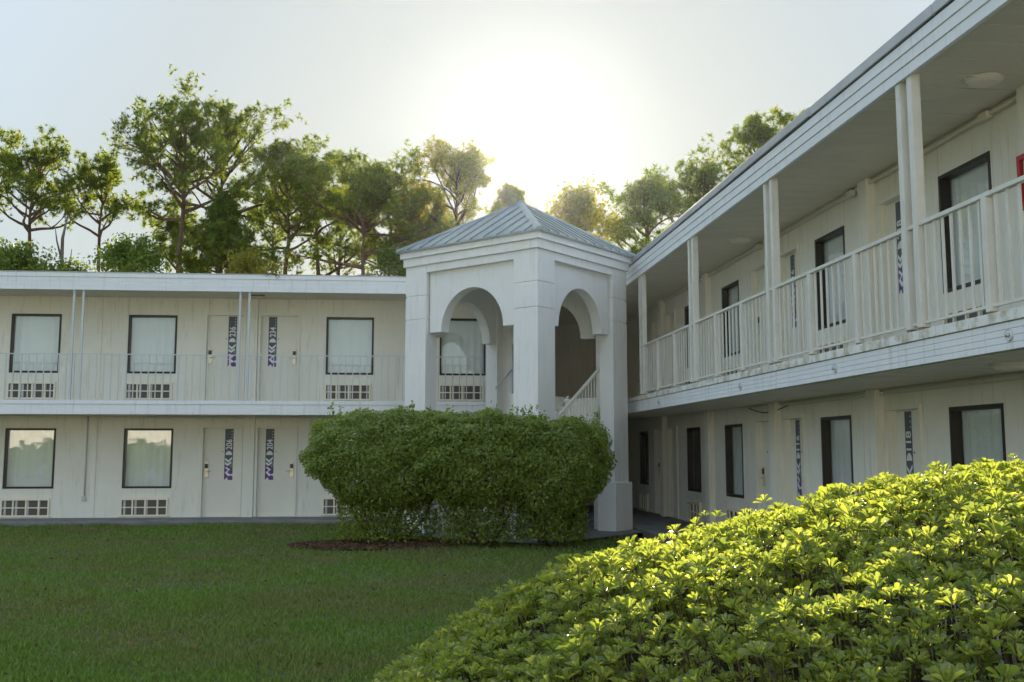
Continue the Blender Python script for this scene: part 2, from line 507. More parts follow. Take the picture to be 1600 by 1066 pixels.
def grille(wg, u0, u1, z0, z1):
    W, H = u1 - u0, z1 - z0
    m = MB()
    e = .035
    for bx in ((u0, u1, 0, .05, z1 - e * 1.3, z1), (u0, u1, 0, .05, z0, z0 + e), (u0, u0 + e, 0, .05, z0 + e, z1 - e * 1.3), (u1 - e, u1, 0, .05, z0 + e, z1 - e * 1.3)):
        m.box(*bx)
    gr = m.build('air_conditioner_grille', 'grille', wg.root, mapf=wg.map)
    wg.b('coil', 'void', [(u0 + e, u1 - e, .003, .012, z0 + e, z1 - e * 1.3)], gr)
    for k in range(4):                                  # inner grey fins behind the openings
        a = u0 + e + (W - 2 * e) * (k + .12) / 4
        wg.b('fin_panel', 'cap', [(a, a + .05, .013, .02, z0 + e + .005, z1 - e * 1.3 - .005)], gr)
    for fr in (.255, .52, .78):
        a = u0 + W * fr
        wg.b('mullion', 'grille', [(a - .016, a + .016, .013, .046, z0 + e, z1 - e * 1.3)], gr)
    zc = z0 + e + (H - 2.3 * e) * .5
    wg.b('crossbar', 'grille', [(u0 + e, u1 - e, .012, .043, zc - .012, zc + .012)], gr)
    wg.b('drip_tray', 'slab', [(u0 - .03, u1 + .05, .0, .07, z0 - .03, z0 - .004)], gr)
    return gr

def text_mesh(s, size, mat):
    cu = bpy.data.curves.new('lettering', 'FONT')
    cu.body = s; cu.size = size; cu.align_x = 'LEFT'; cu.extrude = .001; cu.offset = .004
    o = bpy.data.objects.new('lettering', cu); col.objects.link(o)
    dg = bpy.context.evaluated_depsgraph_get()
    me = bpy.data.meshes.new_from_object(o.evaluated_get(dg))
    bpy.data.objects.remove(o); bpy.data.curves.remove(cu)
    me.materials.clear(); me.materials.append(M[mat])
    return me

def sticker(wg, door, uc, ztop, number, w0):
    """slate strip with a number reading upwards, half disc, chevrons; sx is the viewer's right"""
    H, Wd = 1.17, .19
    sx = wg.rs
    def pt(x, dn, w): return (uc + sx * x, w, ztop - dn)
    w = w0 + .002
    st = MB(); st.poly([pt(-Wd / 2, .0, w), pt(Wd / 2, .0, w), pt(Wd / 2, .72, w), pt(-Wd / 2, .72, w)])
    s = st.build('number_sticker', 'sticker', door, mapf=wg.map, fix=False)
    def shape(name, mat, polys, lift):
        m = MB()
        for p in polys: m.poly([pt(x, d, w + lift) for x, d in p])
        return m.build(name, mat, door, mapf=wg.map, fix=False)
    # lower art field with a ragged foot
    shape('sticker_art_field', 'steal', [[(-Wd / 2, .72), (Wd / 2, .72), (Wd / 2, .86), (-Wd / 2, .82)]], 0)
    shape('sticker_art_field', 'spurple', [[(-Wd / 2, .82), (Wd / 2, .86), (Wd / 2, 1.02), (.02, 1.06), (-Wd / 2, 1.17)],
                                           [(-.04, 1.09), (.02, 1.06), (Wd / 2, 1.08), (Wd / 2, 1.17), (.0, 1.17)]], 0)
    arc = [(-.075 * math.cos(t), .60 - .095 * math.sin(t)) for t in [math.pi * k / 12 for k in range(13)]]
    shape('half_disc', 'swhite', [arc], .002)
    shape('chevron', 'swhite', [[(-.08, .66), (-.01, .72), (.075, .64), (.075, .69), (-.01, .775), (-.08, .71)],
                                [(-.08, .755), (-.02, .80), (.06, .74), (.06, .785), (-.02, .85), (-.08, .81)],
                                [(-.05, .87), (.04, .93), (-.03, .99), (.05, 1.05), (.0, 1.09), (-.08, 1.0), (-.01, .94), (-.08, .89)]], .002)
    shape('chevron', 'sgreen', [[(.01, .83), (.09, .76), (.09, .88), (.04, .88)]], .003)
    shape('sticker_dot', 'swhite', [[(.05, .05 + k * .065), (.068, .05 + k * .065), (.068, .072 + k * .065), (.05, .072 + k * .065)] for k in range(3)], .002)
    me = text_mesh(number, .185, 'swhite')
    P = np.array([v.co[:] for v in me.vertices])
    P[:, 0] -= P[:, 0].min(); P[:, 1] -= (P[:, 1].min() + P[:, 1].max()) / 2
    P[:, 0] *= .235 / P[:, 0].max() if len(number) == 3 else 1
    for v, (tx, ty, tz) in zip(me.vertices, P):
        v.co = wg.map(*pt(-ty, .475 - tx, w + .0035 + tz))
    me.update()
    link('lettering', me, door, (0, 0, 0))

def door(wg, u0, u1, z0, z1, number=None, lock='far', stick=None, plain_lock=False):
    """u0..u1 clear leaf; set back a little in its casing"""
    c = .05
    lf = wg.b('door', 'door', [(u0, u1, -.135, -.09, z0, z1)])
    wg.b('door_frame', 'door', [(u0 - c, u0 - .001, -.125, .035, z0, z1 + c), (u1 + .001, u1 + c, -.125, .035, z0, z1 + c), (u0 - .001, u1 + .001, -.125, .035, z1 + .002, z1 + c)], lf)
    wg.b('threshold', 'slab', [(u0, u1, -.12, .03, z0 - .02, z0 - .003)], lf)
    lu = u0 + .075 if lock == 'low' else u1 - .075
    zl = z0 + 1.06
    wg.b('lock_plate', 'brass', [(lu - .045, lu + .045, -.089, -.072, zl - .17, zl + .17)], lf, bevel=.006)
    wg.b('card_reader', 'black', [(lu - .034, lu + .034, -.071, -.052, zl + .04, zl + .14)], lf, bevel=.006)
    m = MB()
    dr = 1 if lock == 'low' else -1
    m.tube([(lu, -.072, zl - .02), (lu, -.025, zl - .02), (lu + dr * .02, -.015, zl - .02), (lu + dr * .11, -.015, zl - .024)], .010, 6)
    m.build('lever_handle', 'brass', lf, mapf=wg.map, smooth=True)
    uc = stick if stick is not None else (u0 + u1) / 2
    up = uc + (.14 if lock != 'low' else -.14)
    m = MB(); m.tube([(up, -.091, z0 + 1.48), (up, -.082, z0 + 1.48)], .012, 8)
    m.build('peephole', 'dot', lf, mapf=wg.map)
    if number:
        sticker(wg, lf, uc, z1 - .02, number, -.09)
    return lf

DH = 2.02
# ------------------------------------------------------------------ left wing (faces the camera)
LW = Wing(thing('motel_wing', 'two storey white motel wing with thin balcony rail, across the lawn', 'building', ((LX0 + LX1) / 2, YW, 0)), lambda u, w, z: (u, YW - w, z), 1)
WL = [(-16.16, -15.04), (-13.57, -12.45), (-9.02, -7.91), (-6.41, -5.31), (-1.89, -.78), (.77, 1.87)]
DL = [(-11.78, -10.92, 'low'), (-10.62, -9.76, 'high'), (-4.63, -3.79, 'low'), (-3.40, -2.55, 'high')]
zu, zl = ZS1 + .035, ZWALK + .005
holes_u = [(a, b, 3.36, 4.715) for a, b in WL] + [(a, b, ZS1, zu + DH) for a, b, _ in DL]
holes_l = [(a, b, .745, 2.10) for a, b in WL] + [(a, b, ZWALK, zl + DH) for a, b, _ in DL]
wall_mesh(LW, 'upper_wall', LX0, LX1, ZS1 - .05, ZSOF + .02, holes_u)
wall_mesh(LW, 'lower_wall', LX0, LX1, -.1, ZS0 + .02, holes_l)
for i, (a, b) in enumerate(WL):
    window(LW, a, b, 3.36, 4.715, seed=i)
    window(LW, a, b, .745, 2.10, seed=i + 20)
    grille(LW, a - .01, b - .06, 2.76, 3.155)
    grille(LW, a - .01, b - .06, .12, .53)
for i, (a, b, lk) in enumerate(DL):
    nu, nl, stk = None, None, None
    if i == 2: nu, nl, stk = '236', '206', -4.06
    if i == 3: nu, nl, stk = '234', '204', -3.135
    door(LW, a, b, zu, zu + DH, nu, lk, stk)
    door(LW, a, b, zl, zl + DH, nl, lk, stk)
# piers and seams
for uc, wd in ((-3.60, .26), (-10.77 - .0, .22)):
    if uc < -10: uc, wd = -10.77, .18
    LW.b('pier', 'stucco', [(uc - wd / 2, uc + wd / 2, -.02, .06, ZS1 - .04, ZSOF + .01)], bevel=.006)
    LW.b('pier', 'stucco', [(uc - wd / 2, uc + wd / 2, -.02, .06, ZWALK - .04, ZS0 + .01)], bevel=.006)
for uc in (-7.03, -14.2, -.05):
    LW.b('wall_joint_strip', 'stucco', [(uc, uc + .03, -.02, .022, ZS1 - .04, ZSOF + .01)])
    LW.b('wall_joint_strip', 'stucco', [(uc, uc + .03, -.02, .022, ZWALK - .04, ZS0 + .01)])
m = MB(); m.tube([(-7.22, .03, ZS0 + .01), (-7.22, .03, .56)], .017, 8); pp = m.build('conduit', 'thinrail', LW.root, mapf=LW.map, smooth=True)
LW.b('outlet_box', 'thinrail', [(-7.27, -7.18, .0, .06, .48, .58)], pp)
m = MB(); m.tube([(-5.9, .04, ZS0 - .025), (-2.0, .04, ZS0 - .02), (-.9, .04, ZS0 - .03)], .014, 6); m.build('conduit', 'rail', LW.root, mapf=LW.map)
D = YW - YF
# slab and roof
LW.b('balcony_slab', 'slab', [(LX0, XF - .0, -4.6, D - .03, ZS0 + .012, ZS1)])
LW.b('slab_edge_board', 'fascia', [(LX0, XF - .02, D - .029, D - .004, ZS0 - .005, ZS1 - .075)])
LW.b('slab_edge_board', 'fascia', [(LX0, XF - .02, D - .03, D + .012, ZS1 - .073, ZS1 + .01)])
LW.b('roof_deck', 'cap', [(LX0, XF, -8.5, D - .05, ZSOF + .06, ZROOF - .02)])
for k in range(4):
    z0 = ZSOF - .01 + k * .094
    LW.b('fascia_board', 'fascia', [(LX0, XF - .01, D - .05, D + .004 + (.014 if k == 3 else 0) + k * .001, z0, z0 + .0925)])
LW.b('roof_edge_cap', 'cap', [(LX0, XF - .01, D - .12, D + .03, ZSOF + .368, ZSOF + .385)])
u = -14.0
me0 = None
while u < XF - .05:
    if me0 is None:
        m = MB(); m.box(-.147, .147, -.68, .66, 0, .02); me0 = m.mesh('soffit_panel', 'soffit')
    link('soffit_panel', me0, LW.root, (u, YW - .66, ZSOF + .012 + (.003 if int(u * 10) % 2 else 0)))
    u += .3
LW.b('soffit_backing', 'soffit', [(LX0, XF, -.19, D - .06, ZSOF + .036, ZSOF + .05)])
LW.b('soffit_vent', 'void', [(-3.55, -3.25, .6, .72, ZSOF - .004, ZSOF + .02)])
LW.b('lower_soffit', 'soffit', [(LX0, XF, -.3, D - .04, ZS0 - .002, ZS0 + .010)])
LW.b('end_wall', 'stucco', [(LX1 - .2, LX1, -4.9, -.01, -.1, ZSOF + .04)])
LW.b('back_block', 'stucco', [(LX0, LX1 - .25, -8.4, -.2, -.1, ZSOF + .04)])

def posts_pair(wg, us, wd, half, mat, z0, z1, feet=False):
    for uu in us:
        o = wg.b('balcony_post', mat, [(uu - half, uu + half, wd - half, wd + half, z0, z1)], bevel=.006)
        if feet:
            wg.b('rusty_foot', 'rust', [(uu - half * .8, uu + half * .8, wd - half * .8, wd + half * .8, ZS1 + .002, z0 + .004)], o)
for c in (-14.35, -7.18, -3.60):
    posts_pair(LW, (c - .1, c + .1), D - .06, .024, 'thinrail', ZS1 + .002, ZSOF + .015)
# thin balcony rail
rail = LW.b('railing', 'thinrail', [(-14.5, 1.70, D - .075, D - .045, ZRAIL - .022, ZRAIL)])
m = MB(); m.box(-.0105, .0105, -.0105, .0105, 0, ZRAIL - .022 - ZS1); meb = m.mesh('baluster', 'thinrail')
m = MB(); m.box(-.016, .016, -.016, .016, 0, ZRAIL - .022 - ZS1); mep = m.mesh('rail_post', 'thinrail')
k = 0; u = -14.35
while u < 1.68:
    thick = (k % 7 == 3)
    link('rail_post' if thick else 'baluster', mep if thick else meb, rail, (u, YF + .06, ZS1 + .001))
    u += .1585; k += 1

# ------------------------------------------------------------------ right wing (runs away from the camera)
RW = Wing(thing('motel_wing', 'white two storey motel wing receding on the right, with thick balcony posts and siding', 'building', (XW, (RY0 + RY1) / 2, 0)), lambda u, w, z: (XW - w, u, z), -1)
WR = [(6.9, 8.02), (10.84, 11.98), (14.76, 15.88), (19.74, 20.84), (22.66, 23.74), (27.66, 28.66)]
DR = [(8.78, 9.62, 'low', None, None), (12.70, 13.55, 'low', '218', '118'), (16.60, 17.45, 'low', '216', '116'), (18.10, 18.90, 'high', None, None), (24.62, 25.47, 'low', None, None), (26.0, 26.85, 'high', None, None)]
holes_u = [(a, b, 3.36, 4.715) for a, b in WR] + [(d[0], d[1], ZS1, zu + DH) for d in DR]
holes_l = [(a, b, .745, 2.08) for a, b in WR] + [(d[0], d[1], ZWALK, zl + DH - .02) for d in DR]
wall_mesh(RW, 'upper_wall', RY0, RY1, ZS1 - .05, ZSOF + .04, holes_u)
wall_mesh(RW, 'lower_wall', RY0, RY1, -.1, ZS0 + .02, holes_l)
for i, (a, b) in enumerate(WR):
    window(RW, a, b, 3.36, 4.715, seed=i + 40)
    window(RW, a, b, .745, 2.08, curtain='blind' if i >= 4 else 'curtain', seed=i + 60)
    grille(RW, a + .03, b - .04, 2.76, 3.155)
    grille(RW, a + .03, b - .04, .12, .53)
for a, b, lk, nu, nl in DR:
    stk = a + .52 if nu else None
    door(RW, a, b, zu, zu + DH, nu, lk, stk)
    door(RW, a, b, zl, zl + DH - .02, nl, lk, stk)
for uc in (9.95, 13.85, 17.77, 21.75, 25.73):
    RW.b('pier', 'stucco', [(uc - .14, uc + .14, -.02, .12, ZS1 - .04, ZSOF + .02)], bevel=.006)
    RW.b('pier', 'stucco', [(uc - .14, uc + .14, -.02, .12, ZWALK - .04, ZS0 + .01)], bevel=.006)
D2 = XW - XF
RW.b('balcony_slab', 'slab', [(RY0, RY1, -.3, D2 - .03, ZS0 + .014, ZS1)])
RW.b('slab_edge_board', 'slabtop', [(RY0, RY1, D2 - .03, D2 + .012, ZS1 - .075, ZS1 + .012)], bevel=.004)
for k in range(4):
    z0 = ZS0 - .008 + k * .0545
    RW.b('slab_edge_board', 'slabside', [(RY0, RY1, D2 - .029, D2 - .006 + k * .0006, z0, z0 + .0525)], bevel=.003)
for uc in (8.19, 11.74, 15.21, 20.27):
    m = MB(); m.tube([(uc, D2 - .01, 2.49), (uc, D2 + .004, 2.49)], .048, 18)
    o = m.build('tie_rod_plate', 'slabside', RW.root, mapf=RW.map)
    m = MB()
    for t in range(18):
        a0, a1 = 2 * math.pi * t / 18, 2 * math.pi * (t + 1) / 18
        for ra, rb in ((.046, .052),):
            m.poly([(uc + ra * math.cos(a0), D2 + .009, 2.49 + ra * math.sin(a0)), (uc + rb * math.cos(a0), D2 + .002, 2.49 + rb * math.sin(a0)), (uc + rb * math.cos(a1), D2 + .002, 2.49 + rb * math.sin(a1)), (uc + ra * math.cos(a1), D2 + .009, 2.49 + ra * math.sin(a1))])
    m.build('plate_rim', 'cap', o, mapf=RW.map, fix=False)
    m = MB(); m.tube([(uc, D2 + .004, 2.49), (uc, D2 + .03, 2.485)], .017, 8)
    m.build('rod_end', 'cap', o, mapf=RW.map, smooth=True)
RW.b('roof_deck', 'cap', [(RY0, RY1 + 3, -8, D2 - .05, ZSOF + .06, ZROOF - .02)])
for k in range(3):
    z0 = ZSOF - .01 + k * .108
    RW.b('fascia_board', 'fascia', [(RY0, YF - .0, D2 - .05, D2 - .004 + k * .012, z0, z0 + .106)], bevel=.004)
random.seed(4)
u = RY0
while u < 24.6:
    ln = min(3.05, YF - u)
    dz = random.uniform(-.006, .006)
    RW.b('roof_edge_cap', 'cap', [(u, u + ln - .006, D2 - .12, D2 + .045 + random.uniform(-.006, .006), ZSOF + .332 + dz, ZSOF + .44 + dz)], bevel=.006)
    u += 3.05
RW.b('fascia_gap', 'black', [(RY0, YF, D2 - .05, D2 + .012, ZSOF + .316, ZSOF + .33)])
m = MB(); m.box(-.63, .69, -.097, .097, 0, .018); me0 = m.mesh('soffit_panel', 'soffit')
u = 5.0; k = 0
while u < 30.9:
    link('soffit_panel', me0, RW.root, (XW - .69, u, ZSOF + .010 + (.004 if k % 2 else 0)))
    if u < 25: link('lower_soffit_panel', me0, RW.root, (XW - .69, u, ZS0 - .012 + (.003 if k % 2 else 0)))
    u += .2; k += 1
RW.b('soffit_backing', 'soffit', [(RY0, RY1, -.1, D2 - .06, ZSOF + .034, ZSOF + .05)])
RW.b('end_wall', 'stucco', [(RY1, RY1 + .2, -.2, XW - LX1, -.1, ZSOF + .04)])
RW.b('back_block', 'stucco', [(RY0 + .1, RY1, -8, -.2, -.1, ZSOF + .04)])
RW.b('breezeway_slab', 'slab', [(YW + 4.62, RY1, D2 + .0, XW - LX1, ZS0 + .012, ZS1 - .003)])
RW.b('breezeway_ceiling', 'soffit', [(YW, RY1, D2 - .04, XW - LX1, ZSOF + .02, ZSOF + .05)])
# trim and conduit where wall meets soffit
RW.b('crown_trim', 'soffit', [(RY0, RY1, .0, .05, ZSOF - .05, ZSOF + .008)])
m = MB(); m.tube([(RY0, .075, ZSOF - .045), (14.3, .075, ZSOF - .05)], .018, 10); cd = m.build('conduit', 'soffit', RW.root, mapf=RW.map)
for uc in (10.75, 14.3):
    RW.b('junction_box', 'soffit', [(uc - .09, uc + .09, .05, .12, ZSOF - .09, ZSOF - .015)], cd, bevel=.008)
m = MB(); m.tube([(14.3, .06, ZSOF - .05), (24, .06, ZSOF - .05)], .014, 10); cd = m.build('conduit', 'soffit', RW.root, mapf=RW.map)
RW.b('junction_box', 'soffit', [(18.15, 18.35, .04, .13, ZSOF - .1, ZSOF - .02)], cd, bevel=.008)
m = MB(); m.tube([(RY0, .03, ZS0 - .035), (19.2, .03, ZS0 - .035)], .015, 6); cd = m.build('conduit', 'soffit', RW.root, mapf=RW.map)
m = MB(); m.tube([(RY0, .03, ZS0 - .085), (17.2, .03, ZS0 - .08)], .011, 6); m.build('conduit', 'rail', RW.root, mapf=RW.map)
m = MB(); m.tube([(19.2, .04, ZS0 - .05), (18.8, .05, ZS0 - .11), (18.3, .05, ZS0 - .16), (17.7, .05, ZS0 - .14), (17.2, .04, ZS0 - .08)], .009, 6); m.build('loose_cable', 'black', RW.root, mapf=RW.map)
# thick post pairs
for c in (5.9, 9.88, 13.92, 17.93, 21.95):
    posts_pair(RW, (c - .12, c + .12), D2 - .075, .047, 'rail', ZS1 + .045, ZSOF + .015, True)
rail = RW.b('railing', 'rail', [(RY0, 22.2, D2 - .105, D2 - .045, ZRAIL - .04, ZRAIL)], bevel=.006)
RW.b('bottom_rail', 'rail', [(RY0, 22.2, D2 - .09, D2 - .06, ZS1 + .075, ZS1 + .10)], rail)
m = MB(); m.box(-.008, .008, -.017, .017, 0, ZRAIL - .04 - ZS1 - .095); meb = m.mesh('baluster', 'rail')
mains = [5.9, 9.88, 13.92, 17.93, 21.95]
rp = [4.6] + [a + (b - a) * f for a, b in zip(mains[:-1], mains[1:]) for f in (1 / 3, 2 / 3)]
for uc in rp:
    o = RW.b('rail_post', 'rail', [(uc - .038, uc + .038, D2 - .113, D2 - .037, ZS1 + .04, ZRAIL - .042)], rail, bevel=.004)
    RW.b('rusty_post_foot', 'rust', [(uc - .03, uc + .03, D2 - .105, D2 - .045, ZS1 + .003, ZS1 + .039)], rail)
allp = sorted(rp + mains)
for a, b in zip(allp[:-1], allp[1:]):
    a2 = a + (.16 if a in mains else .05); b2 = b - (.16 if b in mains else .05)
    nb = max(2, round((b2 - a2) / .168))
    for k in range(nb):
        link('baluster', meb, rail, (XF + .075, a2 + (b2 - a2) * (k + .5) / nb, ZS1 + .096))

# ------------------------------------------------------------------ added third wing, unseen behind the viewer: bounces sunlight, mirrored in the windows
BY = -17.0
BW = Wing(thing('motel_wing', 'unseen white motel wing added behind the viewer to bounce sunlight, mirrored in the window panes', 'building', (-4, BY, 0)), lambda u, w, z: (u, BY + w, z), -1)
BU0, BU1 = -42.0, 30.0
bw = [(BU0 + 1.6 + 3.6 * k, BU0 + 2.75 + 3.6 * k) for k in range(19)]
wall_mesh(BW, 'upper_wall', BU0, BU1, 2.6, 5.6, [(a, b, 3.4, 4.75) for a, b in bw], mat='stucco_pav')
wall_mesh(BW, 'lower_wall', BU0, BU1, -.1, 2.6, [(a, b, .75, 2.1) for a, b in bw], mat='stucco_pav')
for i, (a, b) in enumerate(bw):
    window(BW, a, b, 3.4, 4.75, seed=i + 80)
    window(BW, a, b, .75, 2.1, seed=i + 110)
BW.b('back_block', 'stucco_pav', [(BU0 + .05, BU1 - .05, -8, -.2, -.1, 5.6)])
BW.b('floor_band', 'fascia', [(BU0, BU1, -.01, .06, 2.5, 2.75)])
BW.b('roof_deck', 'fascia', [(BU0 - .3, BU1 + .3, -8.3, .3, 5.6, 6.0)])

# ------------------------------------------------------------------ stair pavilion in the corner
PL, PF, PR = Vector((-.17, 22.25)), Vector((2.34, 19.60)), Vector((4.60, 22.30))
PB = PL + PR - PF
PC = (PL + PR) / 2
PV = thing('stair_pavilion', 'white arched stair pavilion with pyramid metal roof in the corner between the wings', 'pavilion', (PC.x, PC.y, 0))
corners = [PL, PF, PR, PB]
def face_map(A, B):
    e = (B - A).normalized()
    nrm = Vector((e.y, -e.x))
    if nrm.dot(PC - A) < 0: nrm = -nrm          # inward
    def f(u, w, z):
        p = A + e * u + nrm * w
        return (p.x, p.y, z)
    return f, (B - A).length
faces = [face_map(corners[i], corners[(i + 1) % 4]) for i in range(4)]
INS = .10            # wall line inside the eave
TH = .34
PW = .68             # pier arm measured from the eave corner
for i, (fm, ln) in enumerate(faces):
    # recessed arched panel
    u0, u1, zs, zt, ra = PW, ln - PW, 3.90, 5.10, .81
    uc = ln / 2 - (.02 if i == 0 else -.02)
    prof = [(u0, zs), (uc - ra, zs)]
    N = 28
    prof += [(uc - ra * math.cos(math.pi * k / N), zs + ra * .99 * math.sin(math.pi * k / N)) for k in range(1, N)]
    prof += [(uc + ra, zs), (u1, zs), (u1, zt), (u0, zt)]
    m = MB()
    w0, w1 = INS + .10, INS + .10 + .22
    # front/back strips between arch and the top edge
    xs = [(uc - ra * math.cos(math.pi * k / N), zs + ra * .99 * math.sin(math.pi * k / N)) for k in range(N + 1)]
    for w in (w0, w1):
        m.poly([(u0, w, zs), (uc - ra, w, zs), (uc - ra, w, zt), (u0, w, zt)])
        m.poly([(uc + ra, w, zs), (u1, w, zs), (u1, w, zt), (uc + ra, w, zt)])
        for (xa, za), (xb, zb) in zip(xs[:-1], xs[1:]):
            m.poly([(xa, w, za), (xb, w, zb), (xb, w, zt), (xa, w, zt)])
    for (xa, za), (xb, zb) in zip(xs[:-1], xs[1:]):
        m.poly([(xa, w0, za), (xb, w0, zb), (xb, w1, zb), (xa, w1, za)])
    for a, b in ((u0, uc - ra), (uc + ra, u1)):
        m.poly([(a, w0, zs), (b, w0, zs), (b, w1, zs), (a, w1, zs)])
    m.build('arch_panel', 'stucco_pav', PV, mapf=fm, fix=False)
    # lintel over the panel, then the two cornice boards
    def strip(name, mat, ua, ub, wa, wb, za, zb, bevel=.006):
        m = MB(); m.box(ua, ub, wa, wb, za, zb)
        return m.build(name, mat, PV, mapf=fm, bevel=bevel)
    strip('lintel', 'stucco_pav', PW, ln - PW, INS, INS + TH, 5.10, 5.245, 0)
    def mitre(name, w, wi, za, zb):
        m = MB()
        m.hexa([(w, w, za), (ln - w, w, za), (ln - wi, wi, za), (wi, wi, za), (w, w, zb), (ln - w, w, zb), (ln - wi, wi, zb), (wi, wi, zb)])
        return m.build(name, 'stucco_pav', PV, mapf=fm, bevel=.005)
    mitre('cornice_board', .055, .3, 5.247, 5.41)
    mitre('cornice_board', .005, .3, 5.413, 5.545)
# corner piers, L-shaped, cut by two grooves and set on plinths
for i in range(4):
    A, prv, nxt = corners[i], corners[i - 1], corners[(i + 1) % 4]
    e1, e2 = (nxt - A).normalized(), (prv - A).normalized()
    def lp(a, b, z):
        p = A + e1 * a + e2 * b
        return (p.x, p.y, z)
    def lshape(m, o, t, arm, z0, z1):
        pts = [(o, o), (arm, o), (arm, t), (t, t), (t, arm), (o, arm)]
        lo = [lp(a, b, z0) for a, b in pts]; hi = [lp(a, b, z1) for a, b in pts]
        k = len(m.v); m.v += lo + hi
        for j in range(6):
            j2 = (j + 1) % 6
            m.f.append((k + j, k + j2, k + 6 + j2, k + 6 + j))
        m.f.append((k, k + 1, k + 2, k + 3)); m.f.append((k, k + 3, k + 4, k + 5))
        m.f.append((k + 6, k + 7, k + 8, k + 9)); m.f.append((k + 6, k + 9, k + 10, k + 11))
    root = None
    for z0, z1, o, nm in ((.95, 4.165, INS, 'pier'), (4.185, 4.635, INS, 'pier_block'), (4.655, 5.246, INS, 'pier_block')):
        m = MB(); lshape(m, o, INS + TH, PW, z0, z1)
        ob = m.build(nm, 'stucco_pav', root or PV, bevel=.007)
        root = root or ob
    m = MB(); lshape(m, INS + .018, INS + TH - .018, PW - .018, 4.16, 4.66); m.build('groove_core', 'stucco_pav', root)
    m = MB(); lshape(m, INS - .055, INS + TH + .055, PW + .055, -.12, .975); m.build('plinth', 'stucco_pav', root, bevel=.012)
# ceiling
m = MB(); m.poly([lp_ for lp_ in [(c.x * .9 + PC.x * .1, c.y * .9 + PC.y * .1, 5.2) for c in corners]])
m.build('ceiling', 'soffit', PV, fix=False)
# metal roof: four hipped slopes with standing seams
APEX = Vector((2.30, 22.28, 6.62))
ZE = 5.56
ov = -.06
m = MB()
ring = [c + (c - PC).normalized() * .07 for c in corners]
for a, b in zip(ring, ring[1:] + ring[:1]):
    m.poly([(a.x, a.y, ZE), (b.x, b.y, ZE), APEX])
    m.poly([(a.x, a.y, ZE - .03), (b.x, b.y, ZE - .03), (b.x, b.y, ZE), (a.x, a.y, ZE)])
m.poly([(c.x, c.y, ZE - .03) for c in ring])
roof = m.build('roof', 'metalroof', PV, fix=False)
for a, b in zip(ring, ring[1:] + ring[:1]):
    A3, B3 = Vector((a.x, a.y, ZE)), Vector((b.x, b.y, ZE))
    mid = (A3 + B3) / 2
    upv = (APEX - mid); nrm = (B3 - A3).cross(upv).normalized()
    if nrm.z < 0: nrm = -nrm
    ed = (B3 - A3).normalized()
    Ln = (B3 - A3).length
    ns = 11
    for k in range(ns):                                  # one pan between each pair of seams
        q = []
        for t in (k / ns, (k + 1) / ns):
            P0 = A3 + (B3 - A3) * t; q.append((P0, P0 + upv * (1 - abs(2 * t - 1))))
        m = MB()
        lift = nrm * (.006 + .0025 * (k % 2))
        pts = [q[0][0] + lift, q[1][0] + lift, q[1][1] + lift, q[0][1] + lift]
        if k == 0: pts = pts[:3]
        if k == ns - 1: pts = [pts[0], pts[1], pts[3]]
        if k == ns // 2: pts = [pts[0], pts[1], pts[2], APEX + lift, pts[3]]
        m.poly(pts)
        m.build('roof_panel', 'metalroof', roof, fix=False)
    for k in range(1, ns):
        t = k / ns
        P0 = A3 + (B3 - A3) * t
        frac = (1 - abs(2 * t - 1))
        P1 = P0 + upv * frac * .985
        h = .032; w = .011
        m = MB()
        m.hexa([P0 - ed * w, P0 + ed * w, P1 + ed * w, P1 - ed * w, P0 - ed * w + nrm * h, P0 + ed * w + nrm * h, P1 + ed * w + nrm * h, P1 - ed * w + nrm * h])
        m.build('standing_seam', 'metalroof', roof)
    # hip cap on the A corner
    nx = Vector((0, 0, 1))
    dirh = (APEX - A3).normalized()
    sd = dirh.cross(Vector((0, 0, 1))).normalized()
    m = MB()
    q0, q1 = A3 + nx * .03, APEX + nx * .03
    m.hexa([q0 - sd * .085 - nx * .045, q0 + sd * .085 - nx * .045, q1 + sd * .085 - nx * .045, q1 - sd * .085 - nx * .045, q0 - sd * .03 + nx * .012, q0 + sd * .03 + nx * .012, q1 + sd * .03 + nx * .012, q1 - sd * .03 + nx * .012])
    m.build('hip_cap', 'metalroof', roof)
m = MB(); m.tube([APEX - Vector((0, 0, .03)), APEX + Vector((0, 0, .075))], [.13, .03], 8); m.build('apex_cap', 'metalroof', roof)

# stairs inside
e2 = (PR - PF).normalized(); e1i = (PL - PF).normalized()
def sm(p, q, z):
    v = PF + e2 * p + e1i * q
    return (v.x, v.y, z)
ST = thing('stair_flight', 'white painted stairs with sloping rail inside the arched pavilion', 'stairs', sm(2, 1, 0))
ZL = 1.36
def sbox(name, mat, p0, p1, q0, q1, z0, z1, parent=None, bevel=0):
    m = MB(); m.box(p0, p1, q0, q1, z0, z1); return m.build(name, mat, parent or ST, mapf=sm, bevel=bevel)
sbox('landing', 'stucco', .5, 1.5, .62, 2.95, ZL - .16, ZL)
for p, q in ((.6, .75), (.6, 2.8)): sbox('landing_leg', 'stucco', p, p + .12, q, q + .12, .0, ZL - .16)
NR = 8; rise = (ZS1 - ZL) / NR; run = .25
for k in range(NR):
    z = ZL + rise * (k + 1)
    sbox('step', 'stucco', 1.5 + run * k, 1.5 + run * (k + 1) + .02, .62, 1.65, z - .05, z, bevel=.008)
    sbox('riser', 'stucco', 1.5 + run * k + .015, 1.5 + run * k + .03, .64, 1.63, z - rise, z - .051)
